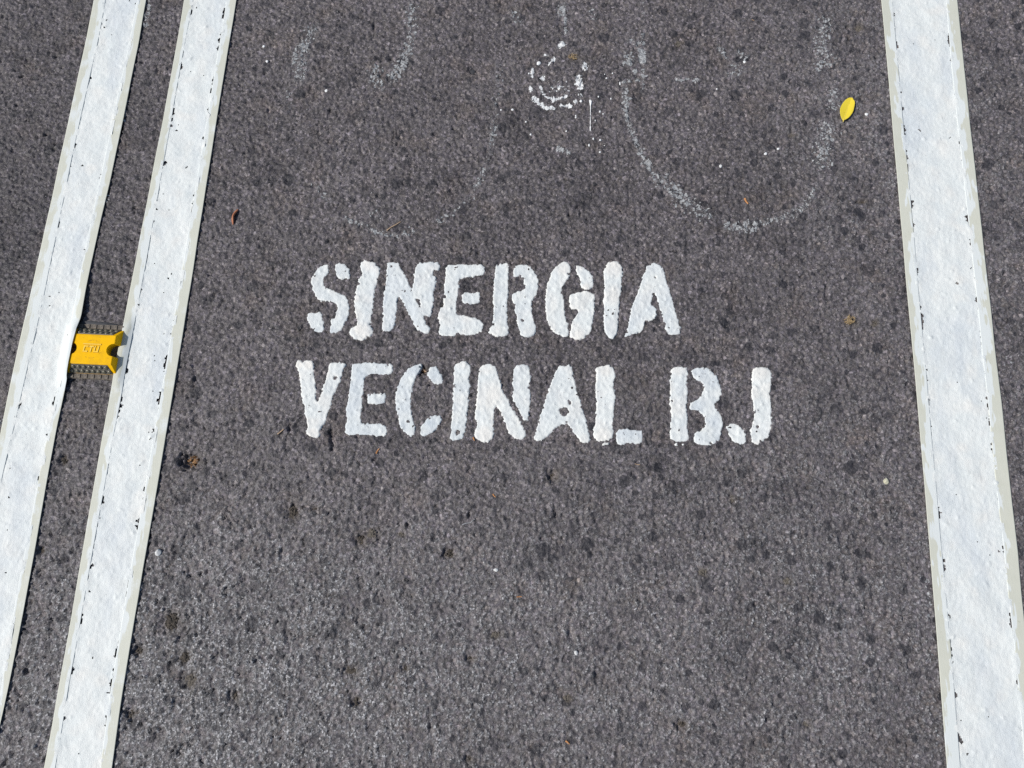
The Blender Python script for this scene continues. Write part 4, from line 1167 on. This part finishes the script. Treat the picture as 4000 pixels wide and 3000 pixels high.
def clod(u, v, w, h, kind, label, seed):
    rng = np.random.default_rng(seed)
    cx_, cy_ = px(u, v)
    rx, ry = w / PXM / 2, h / PXM / 2
    z0 = float(road_z(cx_, cy_))
    hz = {'tan': .32, 'gold': .62, 'dark': .40, 'husk': .75}[kind] * min(rx, ry)
    VV, FF, n0 = [], [], 0
    m = int(16 + 26 * min(1, w * h / 1800.0))
    for i in range(m):
        a = rng.random() * 2 * np.pi; r = np.sqrt(rng.random()) * .92 if i else 0
        c = np.array([rx * r * np.cos(a), ry * r * np.sin(a), hz * (.25 + .6 * (1 - r) * rng.random())])
        s = (.13 + .24 * rng.random() ** 1.5) * (2.0 if i == 0 else 1)
        sc_ = np.array([rx * s, ry * s, max(hz * .5, .0008) * (.6 + .6 * rng.random())])
        V = ICO_V * (1 + rng.normal(0, .22, (len(ICO_V), 1))) * sc_
        if kind in ('husk', 'gold') and i > 2:
            V = ICO_V * (1 + rng.normal(0, .25, (len(ICO_V), 1))) * np.array([min(rx, ry) * .42, min(rx, ry) * .11, min(rx, ry) * .07])
            t_ = rng.normal(0, .6)
            V = np.stack([V[:, 0] * np.cos(t_) - V[:, 2] * np.sin(t_), V[:, 1], V[:, 0] * np.sin(t_) + V[:, 2] * np.cos(t_)], -1)
            c[2] = hz * (.5 + .7 * rng.random())
        t_ = rng.random() * 6.28
        V = np.stack([V[:, 0] * np.cos(t_) - V[:, 1] * np.sin(t_), V[:, 0] * np.sin(t_) + V[:, 1] * np.cos(t_), V[:, 2]], -1) + c
        VV.append(V); FF.append(ICO_F + n0); n0 += len(V)
    o = mesh_obj('dirt_clod' if kind in ('tan', 'dark') else 'plant_husk', np.concatenate(VV) + [cx_, cy_, z0], np.concatenate(FF), MC[kind], None, False, None, (cx_, cy_, z0))
    return tag(o, label, 'dirt clod' if kind in ('tan', 'dark') else 'husk', 'crumbs of dirt and husk lying on the asphalt')
for i, (u, v, w, h, k, lab) in enumerate(CLODS):
    clod(u, v, w, h, k, lab, 500 + i)

M_STW = mat_plain('white_stone', (.55, .55, .54), (.72, .72, .70), 300, .6, .0005)
M_STY = mat_plain('pale_yellow_stone', (.42, .40, .28), (.62, .60, .46), 250, .45, .0004, .4)
M_STD = mat_plain('dark_stone', (.035, .036, .04), (.07, .07, .075), 250, .7, .0006)
def stone(u, v, w, h, mat, label, seed, tall=.7):
    rng = np.random.default_rng(seed)
    bm = bmesh.new(); bmesh.ops.create_icosphere(bm, subdivisions=2, radius=1.0)
    cuts = rng.normal(0, 1, (7, 3)); cuts /= np.linalg.norm(cuts, axis=1)[:, None]
    for vv in bm.verts:
        p = np.array(vv.co[:])
        for c in cuts:
            dd = p @ c
            if dd > .78: p = p - c * (dd - .78)
        vv.co = p * np.array([w / PXM / 2 * 1.1, h / PXM / 2 * 1.1, (w + h) / PXM / 4 * tall])
    x, y = px(u, v)
    o = bm_obj('pebble', bm, mat, None, False, (x, y, float(road_z(x, y)) + (w + h) / PXM / 4 * tall * .55))
    return tag(o, label, 'pebble')
stone(618, 2158, 25, 27, M_STW, 'white angular pebble right of the inner left line', 1, .9)
stone(3459, 1880, 20, 24, M_STY, 'pale yellowish pebble near the right tape', 2, .7)
stone(1847, 278, 30, 28, M_STD, 'black round pebble left of the worn ring', 3, .6)
stone(2815, 650, 13, 16, M_STW, 'tiny white chip of stone inside the right wheel trace', 4)
stone(1937, 2226, 18, 14, M_STW, 'small white chip of stone below letter N', 5)
stone(2250, 2550, 14, 18, M_STW, 'small white chip of stone at bottom right of centre', 6)

M_WOOD = mat_plain('pale_wood', (.36, .25, .16), (.56, .41, .28), 300, .8, .0004)
M_ORNG = mat_plain('orange_plant_bit', (.40, .17, .06), (.58, .30, .13), 300, .8, .0004)
M_FIBR = mat_plain('grey_fibre', (.33, .34, .35), (.45, .45, .46), 300, .8, .0002)
def twig(pts, r, mat, name, label, cat, lift=.0012):
    P = [px(*p) for p in pts]
    c = P[len(P) // 2]
    V = [(x - c[0], y - c[1], float(road_z(x, y)) + lift) for x, y in P]
    rad = list(np.linspace(r, r * .55, len(V)))
    o = bm_obj(name, tube(V, rad), mat, None, False, (c[0], c[1], 0))
    return tag(o, label, cat)
twig([(1512, 902), (1528, 889), (1548, 877), (1564, 866)], .0017, M_WOOD, 'twig', 'pale wood splinter above the first word', 'twig')
twig([(1085, 1697), (1096, 1688), (1110, 1677)], .0015, M_WOOD, 'twig', 'short tan twig left of letter V', 'twig')
twig([(1650, 1437), (1658, 1446), (1666, 1453)], .0016, M_WOOD, 'twig', 'tiny pale stick on the husk in letter C', 'twig', .005)
twig([(1805, 2051), (1820, 2044), (1838, 2042), (1846, 2034), (1856, 2028)], .0007, M_FIBR, 'fibre', 'thin pale curled fibre on the asphalt below letter N', 'fibre')
twig([(2018, 2332), (2028, 2331), (2038, 2330)], .0010, M_ORNG, 'plant_bit', 'orange sliver lying level in the lower middle', 'plant bit')
twig([(1470, 1772), (1474, 1762), (1482, 1752)], .0016, M_ORNG, 'plant_bit', 'orange brown bit under letter C', 'plant bit')
twig([(2908, 776), (2914, 788), (2922, 797)], .0020, M_ORNG, 'plant_bit', 'orange leaf bit inside the right wheel trace', 'plant bit')
twig([(2211, 2895), (2218, 2899), (2224, 2906)], .0016, M_ORNG, 'plant_bit', 'orange flake near the bottom edge', 'plant bit')
twig([(1926, 1930), (1930, 1937), (1936, 1942)], .0012, M_ORNG, 'plant_bit', 'reddish bit of plant below letter N', 'plant bit')
twig([(1848, 1709), (1851, 1716), (1854, 1722)], .0014, M_ORNG, 'plant_bit', 'red brown bit between letters I and N of lower word', 'plant bit')
twig([(2480, 1812), (2490, 1815), (2500, 1816)], .0008, M_WOOD, 'twig', 'tiny straw below letter L', 'twig')
twig([(2936, 79), (2946, 82)], .0010, M_WOOD, 'twig', 'tiny straw near the top edge, left of the right line', 'twig')

# ------------------------------------------------------------------ loose grit
def grit():
    rng = np.random.default_rng(77)
    n = 9000
    X = rng.uniform(-1.1, 1.1, n); Y = rng.uniform(-.38, 1.24, n)
    x0, y0 = px(750, 2700)
    p = .22 + .78 * np.exp(-(((X - x0) / .42) ** 2 + ((Y - y0) / .32) ** 2))
    ok = rng.random(n) < p
    for a, b_ in (('l1_lo', 'l1_ro'), ('l2_lo', 'l2_ro'), ('r_lo', 'r_ro')):
        ok &= ~((X > cx(a, Y) - .003) & (X < cx(b_, Y) + .003))
    lx, ly = stud_local(X, Y)
    ok &= ~((np.abs(lx) < .055) & (np.abs(ly) < .055))
    tx0, ty0 = px(1120, 1760); tx1, ty1 = px(3060, 1000)
    ok &= ~((X > tx0) & (X < tx1) & (Y > ty0) & (Y < ty1))
    X, Y = X[ok], Y[ok]; n = len(X)
    oc = np.array([(1, 0, 0), (0, 1, 0), (-1, 0, 0), (0, -1, 0), (0, 0, 1)], float)
    of = np.array([(0, 1, 4), (1, 2, 4), (2, 3, 4), (3, 0, 4)])
    s = .0007 * np.exp(rng.normal(0, .35, n))
    a = rng.random(n) * 6.28
    V = oc[None] * (s[:, None, None]) * (1 + rng.normal(0, .3, (n, 5, 1)))
    Vx = V[..., 0] * np.cos(a)[:, None] - V[..., 1] * np.sin(a)[:, None]
    Vy = V[..., 0] * np.sin(a)[:, None] + V[..., 1] * np.cos(a)[:, None]
    V = np.stack([Vx + X[:, None], Vy + Y[:, None], V[..., 2] + (road_z(X, Y) + .0002)[:, None]], -1).reshape(-1, 3)
    F = (of[None] + np.arange(n)[:, None, None] * 5).reshape(-1, 3)
    t = NT('grit')
    c = t.sep(t.voro(500))
    base = t.ramp(c[0], [(0, (.10, .095, .09)), (.5, (.24, .23, .22)), (1, (.48, .47, .46))])
    o = mesh_obj('grit', V, F, t.finish(base, .8, .3), None, False)
    tag(o, 'fine pale grit strewn over the asphalt', 'grit', None, 'stuff')
grit()
